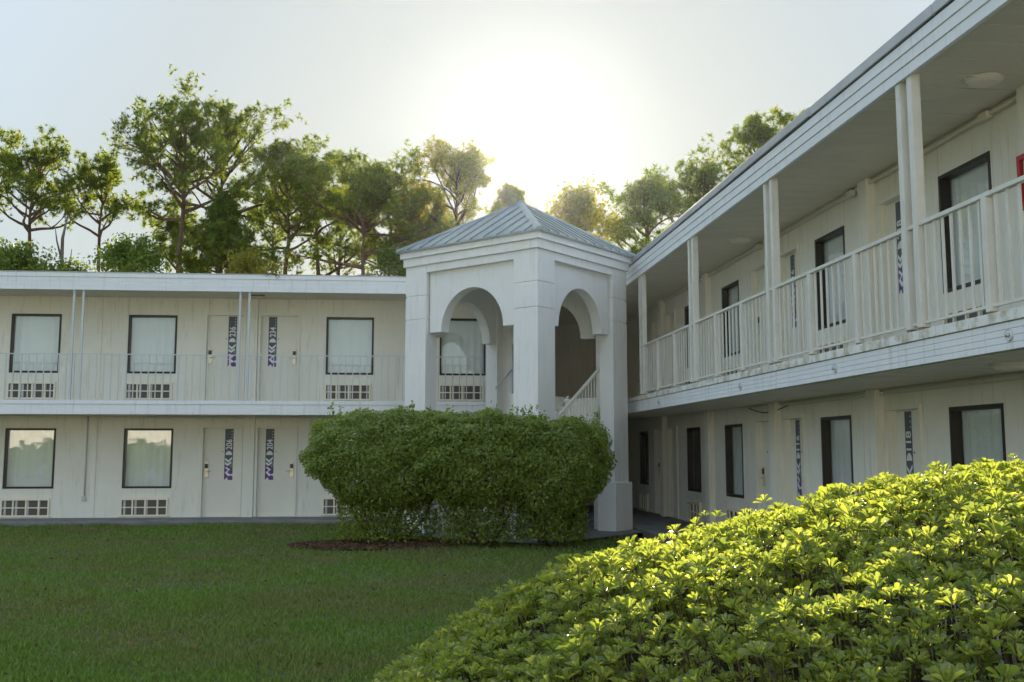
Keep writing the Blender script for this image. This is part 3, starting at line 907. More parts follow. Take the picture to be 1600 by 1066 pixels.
for q in (.56, 1.66):
    m = MB(); a, b = 1.45, 1.5 + run * NR
    m.hexa([(a, q, ZL - .2), (b, q, ZS1 - .22), (b, q + .05, ZS1 - .22), (a, q + .05, ZL - .2), (a, q, ZL + .1), (b, q, ZS1 + .08), (b, q + .05, ZS1 + .08), (a, q + .05, ZL + .1)])
    m.build('stringer', 'stucco', ST, mapf=sm)
sr = None
for q, sd in ((.585, 1),):
    m = MB(); a, b = 1.4, 1.5 + run * NR
    za, zb = ZL + .80, ZS1 + .82
    m.hexa([(a, q - .025, za), (b, q - .025, zb), (b, q + .025, zb), (a, q + .025, za), (a, q - .025, za + .055), (b, q - .025, zb + .055), (b, q + .025, zb + .055), (a, q + .025, za + .055)])
    sr = m.build('stair_rail', 'stucco', ST, mapf=sm)
    nb = 18
    for k in range(nb):
        t = (k + .5) / nb; p = a + (b - a) * t
        sbox('stair_baluster', 'stucco', p - .011, p + .011, q - .011, q + .011, ZL + (ZS1 - ZL) * t + .09, za + (zb - za) * t + .01, sr)
sbox('newel_post', 'stucco', 1.36, 1.44, .545, .625, ZL + .002, ZL + .98, sr)
lr = sbox('landing_rail', 'stucco', .45, .49, .62, 2.95, ZL + .88, ZL + .915)
for k in range(17):
    q = .70 + k * .14
    sbox('landing_baluster', 'stucco', .46, .48, q - .01, q + .01, ZL + .002, ZL + .88, lr)
for k in range(8):
    z = ZL - rise * k
    sbox('step', 'stucco', 1.5 + run * k, 1.5 + run * (k + 1) + .02, 1.85, 2.9, z - rise - .05, z - rise, bevel=.008)
sbox('stair_partition', 'stucco', 1.5, 3.4, 1.72, 1.80, .0, ZS1 + .05)
sbox('top_landing', 'slab', 1.52 + run * NR, 3.6, .6, 2.9, ZS1 - .14, ZS1 - .002)
# handrail bracketed to the far pier
m = MB()
m.tube([sm(2.5, 2.98, 2.92), sm(3.1, 2.98, 3.35)], .02, 8)
m.tube([sm(2.95, 2.98, 3.22), sm(2.97, 3.06, 3.18)], .012, 6)
m.build('wall_handrail', 'thinrail', ST, smooth=True)

# ------------------------------------------------------------------ small fittings on the right wing
def dish(name, loc, label):
    t = thing(name, label, 'light', loc)
    m = MB()
    prof = [(.0, -.055), (.07, -.052), (.13, -.04), (.165, -.018), (.17, .0)]
    n = 28
    for j in range(n):
        a0, a1 = 2 * math.pi * j / n, 2 * math.pi * (j + 1) / n
        for (r0, z0), (r1, z1) in zip(prof[:-1], prof[1:]):
            q = [(r0 * math.cos(a0), r0 * math.sin(a0), z0), (r1 * math.cos(a0), r1 * math.sin(a0), z1), (r1 * math.cos(a1), r1 * math.sin(a1), z1), (r0 * math.cos(a1), r0 * math.sin(a1), z0)]
            if r0 == 0: q = q[1:3] + q[:1]
            m.poly([(loc[0] + x, loc[1] + y, loc[2] + z - .012) for x, y, z in q])
    m.build('lamp_dish', 'lamp', t, smooth=True)
    m = MB(); m.tube([(loc[0], loc[1], loc[2] - .016), (loc[0], loc[1], loc[2])], .185, 28)
    m.build('lamp_rim', 'rail', t)
dish('ceiling_light', (5.45, 9.80, ZSOF + .010), 'round ceiling light in the upper soffit beside the nearest post pair')
dish('ceiling_light', (5.55, 17.98, ZSOF + .010), 'round ceiling light in the upper soffit farther along the balcony')
dish('ceiling_light', (5.40, 9.50, ZS0 - .012), 'round ceiling light under the balcony of the right wing')

t = thing('extinguisher_cabinet', 'red fire extinguisher cabinet on the balcony wall', 'cabinet', (XW - .09, 9.88, 3.92))
RB = Wing(t, lambda u, w, z: (XW - w, u, z), -1)
RB.b('cabinet_body', 'red', [(9.70, 10.06, .072, .11, 3.93, 4.42)], t)
RB.b('cabinet_frame', 'red', [(9.68, 10.08, .11, .16, 3.91, 3.96), (9.68, 10.08, .11, .16, 4.39, 4.44), (9.68, 9.73, .11, .16, 3.96, 4.39), (10.03, 10.08, .11, .16, 3.96, 4.39)], t)
RB.b('cabinet_pane', 'glass', [(9.73, 10.03, .135, .14, 3.96, 4.39)], t)
m = MB(); m.tube([(9.88, .15, 3.97), (9.88, .15, 4.24), (9.88, .15, 4.29)], [.018, .018, .01], 10); m.build('extinguisher', 'swhite', t, mapf=RB.map)

m = MB()
pts = []
for k in range(25):
    a = 2 * math.pi * k / 24
    pts.append((9.98 + .09 * math.cos(a) + .05 * math.sin(a), .085, 4.64 + .15 * math.sin(a)))
m.tube(pts, .012, 6)
m.tube([(10.02, .085, 4.62), (9.9, .085, 4.66), (9.8, .085, 4.60), (9.76, .085, 4.72), (9.68, .085, 4.60)], .011, 6)
o = m.build('wall_lettering', 'black', None, mapf=RB.map, smooth=True)
tag(o, 'black cursive wall lettering at the right edge above the red cabinet', 'lettering')

# ------------------------------------------------------------------ vegetation helpers
def rand_rot(r, k):
    q = r.normal(size=(k, 4)); q /= np.linalg.norm(q, axis=1)[:, None]
    w, x, y, z = q.T
    return np.stack([1 - 2 * (y * y + z * z), 2 * (x * y - z * w), 2 * (x * z + y * w), 2 * (x * y + z * w), 1 - 2 * (x * x + z * z), 2 * (y * z - x * w), 2 * (x * z - y * w), 2 * (y * z + x * w), 1 - 2 * (x * x + y * y)], 1).reshape(-1, 3, 3)

def scatter(T, TF, P, Rm, S):
    """template verts T (n,3), faces TF; placed at P with rotation Rm and scale S"""
    V = np.einsum('kij,nj->kni', Rm, T) * S[:, None, None] + P[:, None, :]
    k, n = len(P), len(T)
    F = (TF[None] + (np.arange(k) * n)[:, None, None]).reshape(-1, TF.shape[1])
    return V.reshape(-1, 3), F

def needle_tuft(r, n=16):
    V, F = [], []
    for k in range(n):
        d = r.normal(size=3); d[2] = abs(d[2]) * .9 + .1; d /= np.linalg.norm(d)
        s = np.cross(d, r.normal(size=3)); s /= np.linalg.norm(s)
        l = r.uniform(.45, 1.0)
        i = len(V)
        V += [d * .02 - s * .062, d * .02 + s * .062, d * l]
        F.append((i, i + 1, i + 2))
    return np.array(V), np.array(F)

def grow(r, p0, d0, length, rad, mb, tips, depth, up=.25, curl=.35, n=5, kids=3, lean=None):
    """a branch as a bent tapered tube; collects foliage points along its outer part"""
    p = np.array(p0, float); d = np.array(d0, float); pts = [p.copy()]; rr = [rad]
    for k in range(n):
        d = d + r.normal(size=3) * curl * .35; d[2] += up * .25
        d /= np.linalg.norm(d)
        p = p + d * length / n
        pts.append(p.copy()); rr.append(rad * (1 - .75 * (k + 1) / n))
    mb.tube(pts, rr, 5 if depth else 6, caps=False)
    if depth == 0:
        tips.append((pts[n], 1.0)); tips.append((pts[n - 2], .75))
        return
    tips.append((pts[-1], 1.0))
    for k in range(kids):
        t = r.uniform(.35, 1.0); i = min(int(t * n), n - 1)
        q = pts[i] + (pts[i + 1] - pts[i]) * (t * n - i)
        sd = r.normal(size=3); sd[2] = sd[2] * .5 + .15
        dd = d * .75 + sd / np.linalg.norm(sd) * .9; dd /= np.linalg.norm(dd)
        grow(r, q, dd, length * r.uniform(.35, .6), rr[i] * .55, mb, tips, depth - 1, up, curl, max(3, n - 1), kids)

def pine(name, X, Y, top, cbase, rad, seed, label, trunk_r=.16, lean=0.0, fork=0, limbs=16, tuft=.31, extra=None, mat='needles', per=3, shape='round', spread=.13, group='pines behind the motel roof'):
    r = np.random.default_rng(seed)
    t = thing(name, label, 'tree', (X, Y, -.05), group)
    mb = MB(); tips = []
    n = 10
    tr = []
    wob = r.normal(size=(n + 1, 2)) * .08
    for k in range(n + 1):
        f = k / n
        tr.append(np.array([X + lean * f * f + wob[k, 0] * f, Y + wob[k, 1] * f, -.1 + (top * .87 + .1) * f]))
    mb.tube(tr, [trunk_r * (1.15 - .95 * (k / n) ** 1.3) for k in range(n + 1)], 9, caps=False)
    def at(z):
        f = np.clip((z + .1) / (top * .87 + .1), 0, 1) * n
        i = min(int(f), n - 1)
        return tr[i] + (tr[i + 1] - tr[i]) * (f - i)
    H = top - cbase
    az = r.uniform(0, 6.28)
    limbs = int(limbs * 1.12)
    for k in range(limbs):
        f = (k + r.uniform(0, .8)) / limbs
        z = cbase + H * (.02 + .68 * f)
        az += 2.4 + r.normal() * .3
        if shape == 'round': prof = math.sqrt(max(.06, 1 - (1.65 * f - .62) ** 2))
        elif shape == 'umbrella': prof = .55 + .55 * math.sin(min(1, f + .25) * math.pi * .9)
        else: prof = 1.0 - .7 * f
        L = rad * 1.18 * prof * r.uniform(.75, 1.2)
        el = .25 + .75 * f + r.normal() * .15
        if shape == 'umbrella': z = cbase + H * (.0 + .62 * f)
        d = np.array([math.cos(az) * math.cos(el), math.sin(az) * math.cos(el), math.sin(el)])
        grow(r, at(z), d, max(L, .5), trunk_r * (.42 - .2 * f), mb, tips, 2, .3, .45, 5, per)
    for (ez, ea, el, eL) in (extra or []):
        d = np.array([math.cos(ea) * math.cos(el), math.sin(ea) * math.cos(el), math.sin(el)])
        grow(r, at(ez), d, eL, trunk_r * .5, mb, tips, 2, .02, .3, 6, 4)
    mb.build('trunk', 'bark', t, smooth=True, fix=False)
    P = np.array([p for p, s in tips]); S = np.array([s for p, s in tips])
    k = len(P)
    rep = 4
    P = np.concatenate([P + np.clip(r.normal(size=P.shape), -1.6, 1.6) * spread * (.4 + .3 * j) for j in range(rep)])
    S = np.concatenate([S] * rep) * r.uniform(.7, 1.15, k * rep) * tuft
    Vs, Fs, o = [], [], 0
    for q in range(4):
        T, TF = needle_tuft(r, 15)
        sel = slice(q, None, 4)
        V, F = scatter(T, TF, P[sel], rand_rot(r, len(P[sel])), S[sel])
        Vs.append(V); Fs.append(F + o); o += len(V)
    V = np.concatenate(Vs)
    oc = np.array([X, Y, cbase])
    link('crown', npmesh('crown', V - oc, np.concatenate(Fs), mat), t, oc)
    return t

LEAF_T = np.array([(0, -.5, 0), (.28, 0, .06), (0, .5, 0), (-.28, 0, .06)], float)
LEAF_F = np.array([(0, 1, 2, 3)])
def broadleaf(name, X, Y, top, cbase, rad, seed, label, mat='broad', leaf=.16, trunk_r=.1, limbs=14, per=4, dens=7, group='leafy trees behind the motel roof', low=True, upright=False):
    r = np.random.default_rng(seed)
    t = thing(name, label, 'tree', (X, Y, -.05), group)
    mb = MB(); tips = []
    tr = [np.array([X + .06 * math.sin(k), Y, -.1 + (top * .9) * k / 6]) for k in range(7)]
    mb.tube(tr, [trunk_r * (1.1 - .14 * k) for k in range(7)], 8, caps=False)
    az = r.uniform(0, 6.28)
    H = top - cbase
    for k in range(limbs):
        f = (k + r.uniform(0, .9)) / limbs
        z = cbase + H * .72 * f
        az += 2.4 + r.normal() * .3
        L = rad * math.sqrt(max(.1, 1 - (1.5 * f - .5) ** 2)) * r.uniform(.8, 1.1)
        el = (.9 if upright else .3) + .6 * f
        d = np.array([math.cos(az) * math.cos(el), math.sin(az) * math.cos(el), math.sin(el)])
        fz = np.clip(z / (top * .9), 0, .98) * 6; i = int(fz)
        grow(r, tr[i] + (tr[i + 1] - tr[i]) * (fz - i), d, L, trunk_r * .4, mb, tips, 2, .3 if upright else .15, .5, 4, per)
    mb.build('trunk', 'greybark', t, smooth=True, fix=False)
    P = np.array([p for p, s in tips])
    P = np.repeat(P, dens, 0) + r.normal(size=(len(P) * dens, 3)) * .17
    S = r.uniform(.6, 1.2, len(P)) * leaf
    V, F = scatter(LEAF_T, LEAF_F, P, rand_rot(r, len(P)), S)
    oc = np.array([X, Y, cbase])
    link('crown', npmesh('crown', V - oc, F, mat), t, oc)
    return t

# ------------------------------------------------------------------ the trees behind the roofs
pine('pine_tree', -14.9, 45, 13.7, 10.0, 2.0, 1, 'round topped green pine at the far left edge', .17, limbs=18, shape='round')
pine('pine_tree', -12.8, 47, 13.75, 10.0, 1.75, 2, 'thin sparse pine second from the left with open crown', .16, limbs=12, shape='round')
pine('pine_tree', -8.86, 44, 15.3, 10.9, 2.05, 3, 'tall pine with a long bare limb reaching out to the left', .19, limbs=17, shape='round', extra=[(11.6, math.pi + .1, .72, 3.0), (10.6, math.pi - .3, .1, 1.7), (10.9, -.2, .3, 2.2)])
pine('pine_tree', -8.0, 48, 16.6, 11.8, 2.35, 4, 'tallest pine, rounded crown just right of the long limbed one', .2, limbs=22, shape='round', extra=[(11.5, .1, .45, 3.4)])
pine('dense_pine_tree', -7.1, 43, 12.2, 7.2, 1.45, 5, 'low dense dark pine filling in below the tallest pine', .14, limbs=26, shape='cone', tuft=.32)
pine('pine_tree', -5.0, 46, 14.9, 9.6, 1.85, 6, 'slim pine right of the tallest one, crown open in the middle', .16, limbs=17, shape='round')
pine('pine_tree', -4.0, 50, 15.6, 10.8, 1.9, 7, 'brownish pine with long low limb, left of the umbrella pine', .17, limbs=16, shape='round', extra=[(9.2, .15, .3, 3.2), (8.5, 3.3, .2, 1.8)])
pine('umbrella_pine_tree', -1.75, 44, 12.0, 10.0, 2.2, 8, 'broad umbrella shaped pine with forked trunk left of the pavilion', .18, limbs=24, shape='umbrella', extra=[(9.3, .2, .45, 3.0), (8.8, math.pi - .2, .35, 2.6), (9.0, .9, .9, 2.0), (8.2, .1, .25, 2.4)])
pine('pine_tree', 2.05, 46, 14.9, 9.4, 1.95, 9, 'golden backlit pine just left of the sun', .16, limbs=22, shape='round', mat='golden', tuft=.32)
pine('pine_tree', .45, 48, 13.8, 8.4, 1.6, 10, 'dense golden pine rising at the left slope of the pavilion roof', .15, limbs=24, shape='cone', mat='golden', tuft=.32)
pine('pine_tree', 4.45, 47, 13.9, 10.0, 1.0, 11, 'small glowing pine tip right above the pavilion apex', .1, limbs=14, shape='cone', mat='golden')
broadleaf('leafy_tree', 6.3, 40, 11.3, 7.4, 1.7, 12, 'upright leafy tree right of the pavilion roof', 'golden', .17, .11, 18, 4, 8, upright=True)
pine('pine_tree', 9.4, 43, 13.1, 7.6, 1.6, 13, 'green pine with open crown beside the right wing roof end', .15, limbs=22, shape='round')
pine('pine_tree', 12.4, 45, 14.0, 8.6, 2.0, 14, 'rusty brown pine crown showing above the right wing roof', .17, limbs=26, shape='round')
pine('pine_tree', 15.45, 46, 16.9, 11.0, 1.9, 15, 'highest pine crown above the right wing roof', .17, limbs=22, shape='round')
broadleaf('leafy_tree', -13.6, 40, 9.1, 5.5, 1.5, 21, 'dark leafy low tree at the left edge under the pines', 'broad', .16, .1, 20, 4, 9)
broadleaf('leafy_tree', -12.0, 41, 8.7, 5.5, 1.0, 22, 'small leafy low tree beside the dead snag', 'broad', .14, .08, 14, 4, 8)
broadleaf('leafy_tree', -9.75, 40, 9.6, 5.5, 1.45, 23, 'rounded leafy low tree left of the tall pine trunk', 'broad', .16, .1, 20, 4, 9)
broadleaf('leafy_tree', -.3, 42, 10.2, 6.0, .95, 24, 'leafy low tree against the left end of the pavilion roof', 'broad', .15, .09, 18, 4, 8)
broadleaf('leafy_tree', -5.8, 41, 9.4, 5.5, 1.25, 25, 'yellow green low tree below the slim pine', 'golden', .15, .09, 16, 4, 8)
broadleaf('leafy_tree', 9.2, 40, 9.8, 6.0, 1.3, 26, 'leafy low tree behind the right wing roof end', 'broad', .15, .09, 16, 4, 8)
for X_, Y_, t_, c_, r_, sd_, lb_ in ((-6.9, 57, 16.0, 10.8, 2.1, 41, 'distant pine showing behind the slim pine'), (-3.6, 58, 15.4, 10.4, 1.9, 42, 'distant pine between the brownish pine and the umbrella pine'),
                                    (-.9, 56, 15.4, 9.8, 2.0, 43, 'distant pine filling the gap right of the umbrella pine'), (1.3, 59, 15.2, 10.6, 1.7, 44, 'distant golden pine behind the left slope of the pavilion roof'),
                                    (-11.2, 55, 13.4, 9.6, 1.6, 45, 'distant low pine between the sparse pine and the tall ones')):
    pine('pine_tree', X_, Y_, t_, c_, r_, sd_, lb_, .16, limbs=16, shape='round', mat='golden' if X_ > 0 else 'needles')  # pines towards the sun get the tint with backlight in it
sn = MB(); sn.tube([(-12.75, 42, 0), (-12.7, 42, 6), (-12.75, 42, 9.4), (-12.6, 42, 10.3)], [.14, .09, .06, .02], 6)
sn.tube([(-12.75, 42, 8.6), (-12.95, 42, 9.3), (-13.05, 42, 9.9)], [.045, .03, .012], 5)
sn.tube([(-12.73, 42, 7.6), (-12.45, 42, 8.4), (-12.4, 42, 9.0)], [.045, .03, .012], 5)
tag(sn.build('dead_tree', 'greybark', None, smooth=True, fix=False), 'bare grey dead snag between the left pines', 'tree')

# fallen branch and leaf sprig on the left roof edge
m = MB()
m.tube([(-1.9, 25.4, 5.49), (-1.4, 25.5, 5.53), (-.95, 25.6, 5.62), (-.7, 25.6, 5.64)], [.02, .03, .03, .02], 6)
m.tube([(-.72, 25.6, 5.64), (-.6, 25.5, 5.57), (-.48, 25.4, 5.50)], [.022, .018, .012], 5)
m.tube([(-1.5, 25.5, 5.53), (-1.35, 25.5, 5.62), (-1.2, 25.5, 5.70)], [.014, .01, .006], 5)
tag(m.build('fallen_branch', 'greybark', None, smooth=True), 'bare fallen branch lying on the left wing roof edge', 'branch')
m = MB()
for a, l in ((-.9, .22), (-.4, .18), (.5, .2), (.9, .16), (2.6, .16), (3.4, .2)):
    m.tube([(-3.0, 24.9, 5.50), (-3.0 + math.cos(a) * l * .6, 24.88, 5.50 + .02 - abs(math.sin(a)) * l * .3), (-3.0 + math.cos(a) * l, 24.87, 5.49 - abs(math.sin(a)) * l * .8)], [.008, .007, .003], 4)
tag(m.build('dry_sprig', 'twig', None, smooth=True), 'small dry pine sprig hanging over the left roof edge', 'sprig')

# ------------------------------------------------------------------ clipped shrubs in front of the pavilion
def shrub(X, Y, rx, ry, z0, z1, seed, label, k=17000, stems=6, skirt=.35):
    r = np.random.default_rng(seed)
    t = thing('clipped_shrub', label, 'shrub', (X, Y, .02), 'clipped shrubs before the pavilion')
    zc, rz = (z0 + z1) / 2, (z1 - z0) / 2
    d = r.normal(size=(k, 3)); d /= np.linalg.norm(d, axis=1)[:, None]
    s = d / (np.abs(d) ** 3.3).sum(1)[:, None] ** (1 / 3.3)
    depth = 1 - np.abs(r.normal(0, .15, k))
    bump = 1 + .075 * np.sin(d[:, 0] * 9 + seed) * np.sin(d[:, 2] * 8 + 2 * seed) + .045 * np.sin(d[:, 0] * 17 + 3 * d[:, 1]) * np.sin(d[:, 2] * 15) + .04 * np.sin(d[:, 1] * 13 + d[:, 2] * 11)
    P = np.array([X, Y, zc]) + s * [rx, ry, rz] * (depth * bump)[:, None]
    # taper to a vase below the shoulder
    low = np.clip((zc - .1 - P[:, 2]) / rz, 0, 1)
    P[:, 0] = X + (P[:, 0] - X) * (1 - .42 * low); P[:, 1] = Y + (P[:, 1] - Y) * (1 - .35 * low)
    keep = r.uniform(size=k) > low * .7
    P, d = P[keep], d[keep]
    # loose low leaves around the stems
    ks = int(k * .16 * skirt / .35)
    a = r.uniform(0, 6.28, ks); q = np.sqrt(r.uniform(0, 1, ks)) * .62
    Ps = np.stack([X + np.cos(a) * q * rx, Y + np.sin(a) * q * ry, r.uniform(.12, z0 + .35, ks)], 1)
    # a few shoots above the clipped top
    kt = 160
    a = r.integers(0, 9, kt)
    sx = r.uniform(-.8, .8, 9); sy = r.uniform(-.6, .6, 9)
    Pt = np.stack([X + sx[a] * rx, Y + sy[a] * ry, z1 + r.uniform(-.08, .10, kt)], 1) + r.normal(size=(kt, 3)) * .025
    P = np.concatenate([P, Ps, Pt]); n0 = np.concatenate([d, r.normal(size=(ks, 3)), r.normal(size=(kt, 3))])
    k = len(P)
    nrm = n0 * .9 + r.normal(size=(k, 3)) * .55; nrm[:, 2] += .45
    nrm /= np.linalg.norm(nrm, axis=1)[:, None]
    ax = np.cross(nrm, r.normal(size=(k, 3))); ax /= np.linalg.norm(ax, axis=1)[:, None]
    Rm = np.stack([np.cross(ax, nrm), ax, nrm], 2)
    V, F = scatter(LEAF_T, LEAF_F, P, Rm, r.uniform(.045, .075, k))
    oc = np.array([X, Y, z0])
    f = link('foliage', npmesh('foliage', V - oc, F, 'shrubleaf'), t, oc)
    f['kind'] = 'stuff'
    for j in range(stems):
        a = 2 * math.pi * j / stems + r.uniform(-.3, .3)
        b = (X + .18 * math.cos(a), Y + .15 * math.sin(a), .02)
        q = r.uniform(.45, .75)
        tp = (X + q * rx * math.cos(a), Y + q * ry * math.sin(a), z0 + .75)
        md = ((b[0] * .55 + tp[0] * .45) + r.normal() * .05, (b[1] * .55 + tp[1] * .45) + r.normal() * .05, z0 * .6 + .1)
        m = MB(); m.tube([b, md, tp], [.028, .022, .012], 6); m.build('stem', 'twig', t, smooth=True, fix=False)
shrub(-.30, 19.2, 1.38, .95, .62, 2.27, 31, 'largest clipped shrub at the left end, overhanging the lawn', 46000, skirt=.28)
shrub(1.25, 18.75, 1.25, .76, .68, 2.23, 32, 'clipped shrub in the middle, below the front pavilion pier', 42000, skirt=.25)
shrub(2.45, 18.8, .98, .80, .50, 2.12, 33, 'clipped shrub at the right end beside the square pavilion pier', 34000, skirt=.3)

src = [o for o in col.objects if o.name.startswith('clipped_shrub')]
rr = random.Random(9)
for j in range(9):                                   # added, unseen row of shrubs that breaks up the window reflections
    a = src[j % 3]
    c = a.copy(); col.objects.link(c)
    c.location = (-28 + j * 2.05, -14.2 + rr.uniform(-.3, .3), .02)
    c.scale = (1.05, 1, rr.uniform(.8, 1.12))
    c['label'] = 'unseen shrub added along the third wing to break up the lower pane reflections'; c['group'] = 'added shrubs along the third wing'
    for ch in a.children:
        d = ch.copy(); col.objects.link(d); d.parent = c

# ------------------------------------------------------------------ foreground hedge of whorled leaves
def leaf_template(L, W, cup, droop):
    pts = [(0, 0), (.30, .22), (.62, .46), (.86, .40), (1.0, 0)]
    V, F = [], []
    for t, hw in pts:
        z = -droop * (t ** 2) * L
        if hw == 0: V.append((0, t * L, z))
        else: V += [(-hw * W, t * L, z + cup * hw * W), (0, t * L, z), (hw * W, t * L, z + cup * hw * W)]
    # indices: 0; 1,2,3; 4,5,6; 7,8,9; 10
    F = [(0, 2, 1), (0, 3, 2), (1, 2, 5), (1, 5, 4), (2, 3, 6), (2, 6, 5), (4, 5, 8), (4, 8, 7), (5, 6, 9), (5, 9, 8), (7, 8, 10), (8, 9, 10)]
    return np.array(V, float), np.array(F)

def hedge():
    r = np.random.default_rng(77)
    HX, HY, HA, HB, HH = 3.55, 4.13, 4.21, 2.98, 1.60
    t = thing('hedge', 'large rounded sunlit hedge with whorled glossy leaves in the right foreground', 'hedge', (2.6, HY, 0))
    def sq(x): return np.where(x > 2.5, 2.5 + (x - 2.5) * .34, x)
    k = 150000
    th = r.uniform(0, 2 * np.pi, k); cz = r.uniform(.0, 1, k)
    cp = np.sqrt(1 - cz ** 2)
    c, s = np.cos(th), np.sin(th)
    mm = 1.2
    cx, sx = np.sign(c) * np.abs(c) ** mm, np.sign(s) * np.abs(s) ** mm
    x, y, z = HX + HA * cp * cx, HY + HB * cp * sx, HH * cz
    nrm = np.stack([(x - HX) / HA ** 2, (y - HY) / HB ** 2, z / HH ** 2], 1); nrm /= np.linalg.norm(nrm, axis=1)[:, None]
    x = sq(x)
    P = np.stack([x, y, z], 1)
    # area weighting, keep what could be seen from near the camera; thin elsewhere
    P2 = P + nrm * (.05 * np.sin(x * 5.1 + 2 * np.sin(y * 4.3)) * np.sin(y * 5.7 + z * 3)[:] - .02)[:, None]
    near = (y < 5.5) & (x < 3.0) & (z > .35) & ((EYE - z) < .30 * y + .25)
    keep = near | (r.uniform(size=k) < .12)
    # blue-noise style thinning on a grid: one whorl per cell
    cell = .045
    key = np.floor(P2 / cell).astype(np.int64)
    _, first = np.unique(key[:, 0] * 1000003 + key[:, 1] * 10007 + key[:, 2], return_index=True)
    msk = np.zeros(k, bool); msk[first] = True
    hole = np.sin(x * 7.3 + 2 * np.sin(y * 5.1)) * np.sin(y * 8.9 + 1.7 * np.sin(x * 6.1)) > .72      # thin spots in the leaf cover
    sel = msk & keep & ~(hole & (r.uniform(size=k) < .8))
    shoot = (r.uniform(size=k) < .04) * r.uniform(.02, .075, k)                                        # stray shoots above the clipped line
    P2 = P2 + (nrm * .5 + np.array([0, 0, .7])) * shoot[:, None]
    P2, nrm = P2[sel], nrm[sel]
    inner = r.permutation(len(P2))[:int(len(P2) * .5)]
    P2 = np.concatenate([P2, P2[inner] - nrm[inner] * r.uniform(.12, .26, len(inner))[:, None] + r.normal(size=(len(inner), 3)) * .03]); nrm = np.concatenate([nrm, nrm[inner]])
    lay = r.choice([0, 0, 0, .5, 1], len(P2))
    P2 = P2 - nrm * (lay * .07 + np.abs(r.normal(0, .025, len(P2))))[:, None]
    # whorls
    T = [leaf_template(1, r.uniform(.9, 1.1), r.uniform(.15, .5), r.uniform(-.05, .22)) for _ in range(6)]
    nw = len(P2)
    ax = nrm * .75 + np.array([.03, .12, .65]) + r.normal(size=(nw, 3)) * .28; ax /= np.linalg.norm(ax, axis=1)[:, None]
    u = np.cross(ax, [1, 0, 0.3]); u /= np.linalg.norm(u, axis=1)[:, None]; v = np.cross(ax, u)
    nl = r.integers(9, 14, nw); a0 = r.uniform(0, 6.28, nw); sz = r.uniform(.027, .045, nw) * r.choice([.75, 1, 1, 1.15, 1.3], nw)
    wi = np.repeat(np.arange(nw), nl)
    j = np.arange(len(wi)) - np.repeat(np.cumsum(nl) - nl, nl)
    f = j / nl[wi]
    an = a0[wi] + 2.4 * j
    el = 1.25 - .95 * f + r.normal(size=len(wi)) * .13       # inner leaves stand up, outer ones spread
    ce, se = np.cos(el)[:, None], np.sin(el)[:, None]
    A = ax[wi]
    rd = u[wi] * np.cos(an)[:, None] + v[wi] * np.sin(an)[:, None]
    d = rd * ce + A * se
    nn = A * ce - rd * se
    tw = (r.normal(size=len(wi)) * .25)[:, None]
    nn = nn * np.cos(tw) + np.cross(d, nn) * np.sin(tw)
    LP = P2[wi] + rd * .006 - A * (.012 * f)[:, None]
    LR = np.stack([np.cross(d, nn), d, nn], 2)
    LS = sz[wi] * (.62 + .5 * f) * r.uniform(.85, 1.1, len(wi)); LT = r.integers(0, 6, len(wi))
    # the 300 leaves that show largest from the path are leaves of their own
    C = np.array([0, 0, EYE])
    rel = LP - C
    fw = np.array([math.sin(yaw) * math.cos(pitch), math.cos(yaw) * math.cos(pitch), math.sin(pitch)])
    rt = np.array([math.cos(yaw), -math.sin(yaw), 0]); up = np.cross(rt, fw)
    dz = rel @ fw
    px, py = (rel @ rt) / dz, (rel @ up) / dz
    facing = np.abs(np.einsum('ij,ij->i', LR[:, :, 2], rel) / np.linalg.norm(rel, axis=1))
    outer = np.zeros(len(LP)); 
    shell = ((np.where(LP[:, 0] > 2.5, 2.5 + (LP[:, 0] - 2.5) / .34, LP[:, 0]) - HX) / HA) ** 2 + ((LP[:, 1] - HY) / HB) ** 2 + (LP[:, 2] / HH) ** 2
    score = LS / dz * (.4 + facing) * ((px < .45) & (px > -.15) & (py > -.34) & (dz > .8)) * (shell > .95)
    top = np.argsort(-score)[:300]
    isT = np.zeros(len(LP), bool); isT[top] = True
    Vs, Fs, o = [], [], 0
    for q in range(6):
        m = (~isT) & (LT == q)
        V, F = scatter(T[q][0] * [.50, 1, 1], T[q][1], LP[m], LR[m], LS[m])
        Vs.append(V); Fs.append(F + o); o += len(V)
    oc = np.array([2.6, HY, 0])
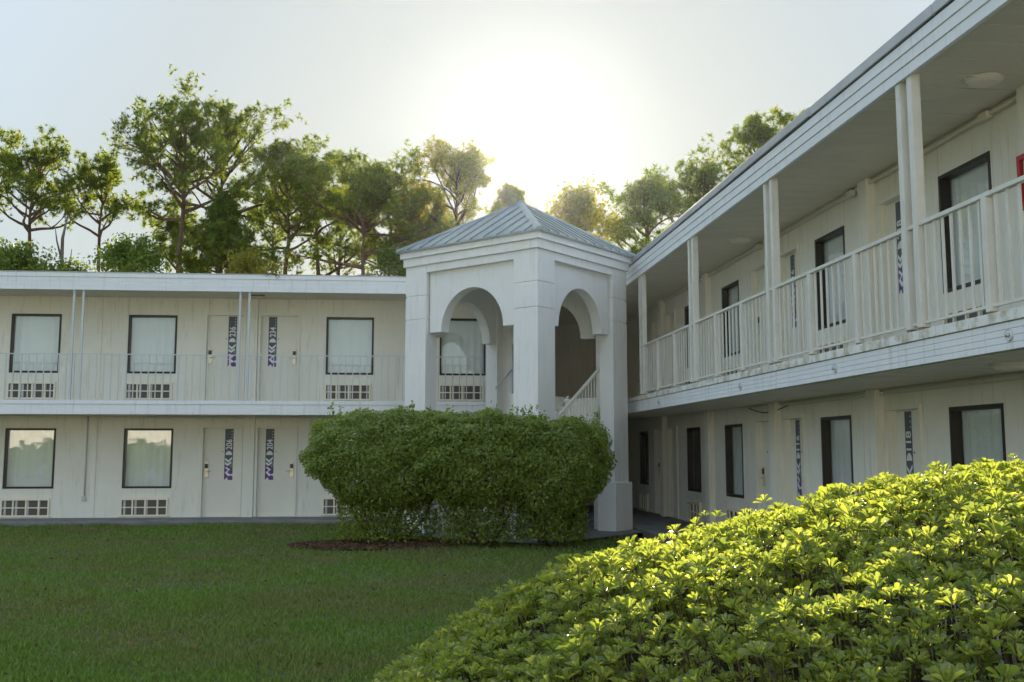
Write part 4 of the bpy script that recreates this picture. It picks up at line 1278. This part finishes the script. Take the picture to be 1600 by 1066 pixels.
    f = link('foliage', npmesh('foliage', np.concatenate(Vs) - oc, np.concatenate(Fs), 'hedgeleaf', True), t, oc)
    f['kind'] = 'stuff'
    mes = [npmesh('leaf', T[q][0] * [.50, 1, 1], T[q][1], 'hedgeleaf', True) for q in range(6)]
    for i in top:
        ob = link('leaf', mes[LT[i]], t, LP[i])
        ob.rotation_mode = 'QUATERNION'
        ob.rotation_quaternion = Matrix(LR[i].tolist()).to_quaternion()
        ob.scale = (LS[i],) * 3
    # woody stems and twigs carrying the whorls
    m = MB()
    sel = r.choice(len(P2), min(2600, len(P2)), replace=False)
    for i in sel:
        if P2[i][1] > 6.5: continue
        a = P2[i]; b = a - nrm[i] * r.uniform(.15, .3) - np.array([0, 0, r.uniform(.05, .2)]) + r.normal(size=3) * .04
        m.tube([a, (a + b) / 2 + r.normal(size=3) * .015, b], [.0025, .0035, .005], 4, caps=False)
    tw = m.build('twigs', 'twig', t, smooth=True, fix=False); tw['kind'] = 'stuff'; tw.name = 'twig_tangle'
    for j in range(14):
        b = np.array([r.uniform(1.6, 3.2), r.uniform(3.2, 5.2), 0])
        tp = b + np.array([r.normal() * .35, r.normal() * .35, r.uniform(.6, .85)])
        m = MB(); m.tube([b, (b + tp) / 2 + r.normal(size=3) * .06, tp], [.03, .022, .012], 6); m.build('stem', 'twig', t, smooth=True, fix=False)
hedge()

# ------------------------------------------------------------------ hazy morning air
def haze():
    m = bpy.data.materials.new('haze'); m.use_nodes = True
    nt = m.node_tree; nt.nodes.clear()
    v = nt.nodes.new('ShaderNodeVolumePrincipled')
    v.inputs['Color'].default_value = (.70, .84, 1.0, 1)
    v.inputs['Density'].default_value = .00007
    v.inputs['Anisotropy'].default_value = .9
    o = nt.nodes.new('ShaderNodeOutputMaterial')
    nt.links.new(v.outputs[0], o.inputs['Volume'])
    M['haze'] = m
    b = MB(); b.box(-130, 130, -60, 170, -1.2, 21)
    h = b.build('haze', 'haze')
    tag(h, 'thin sunlit morning haze over the whole place', 'haze', kind='stuff')
haze()
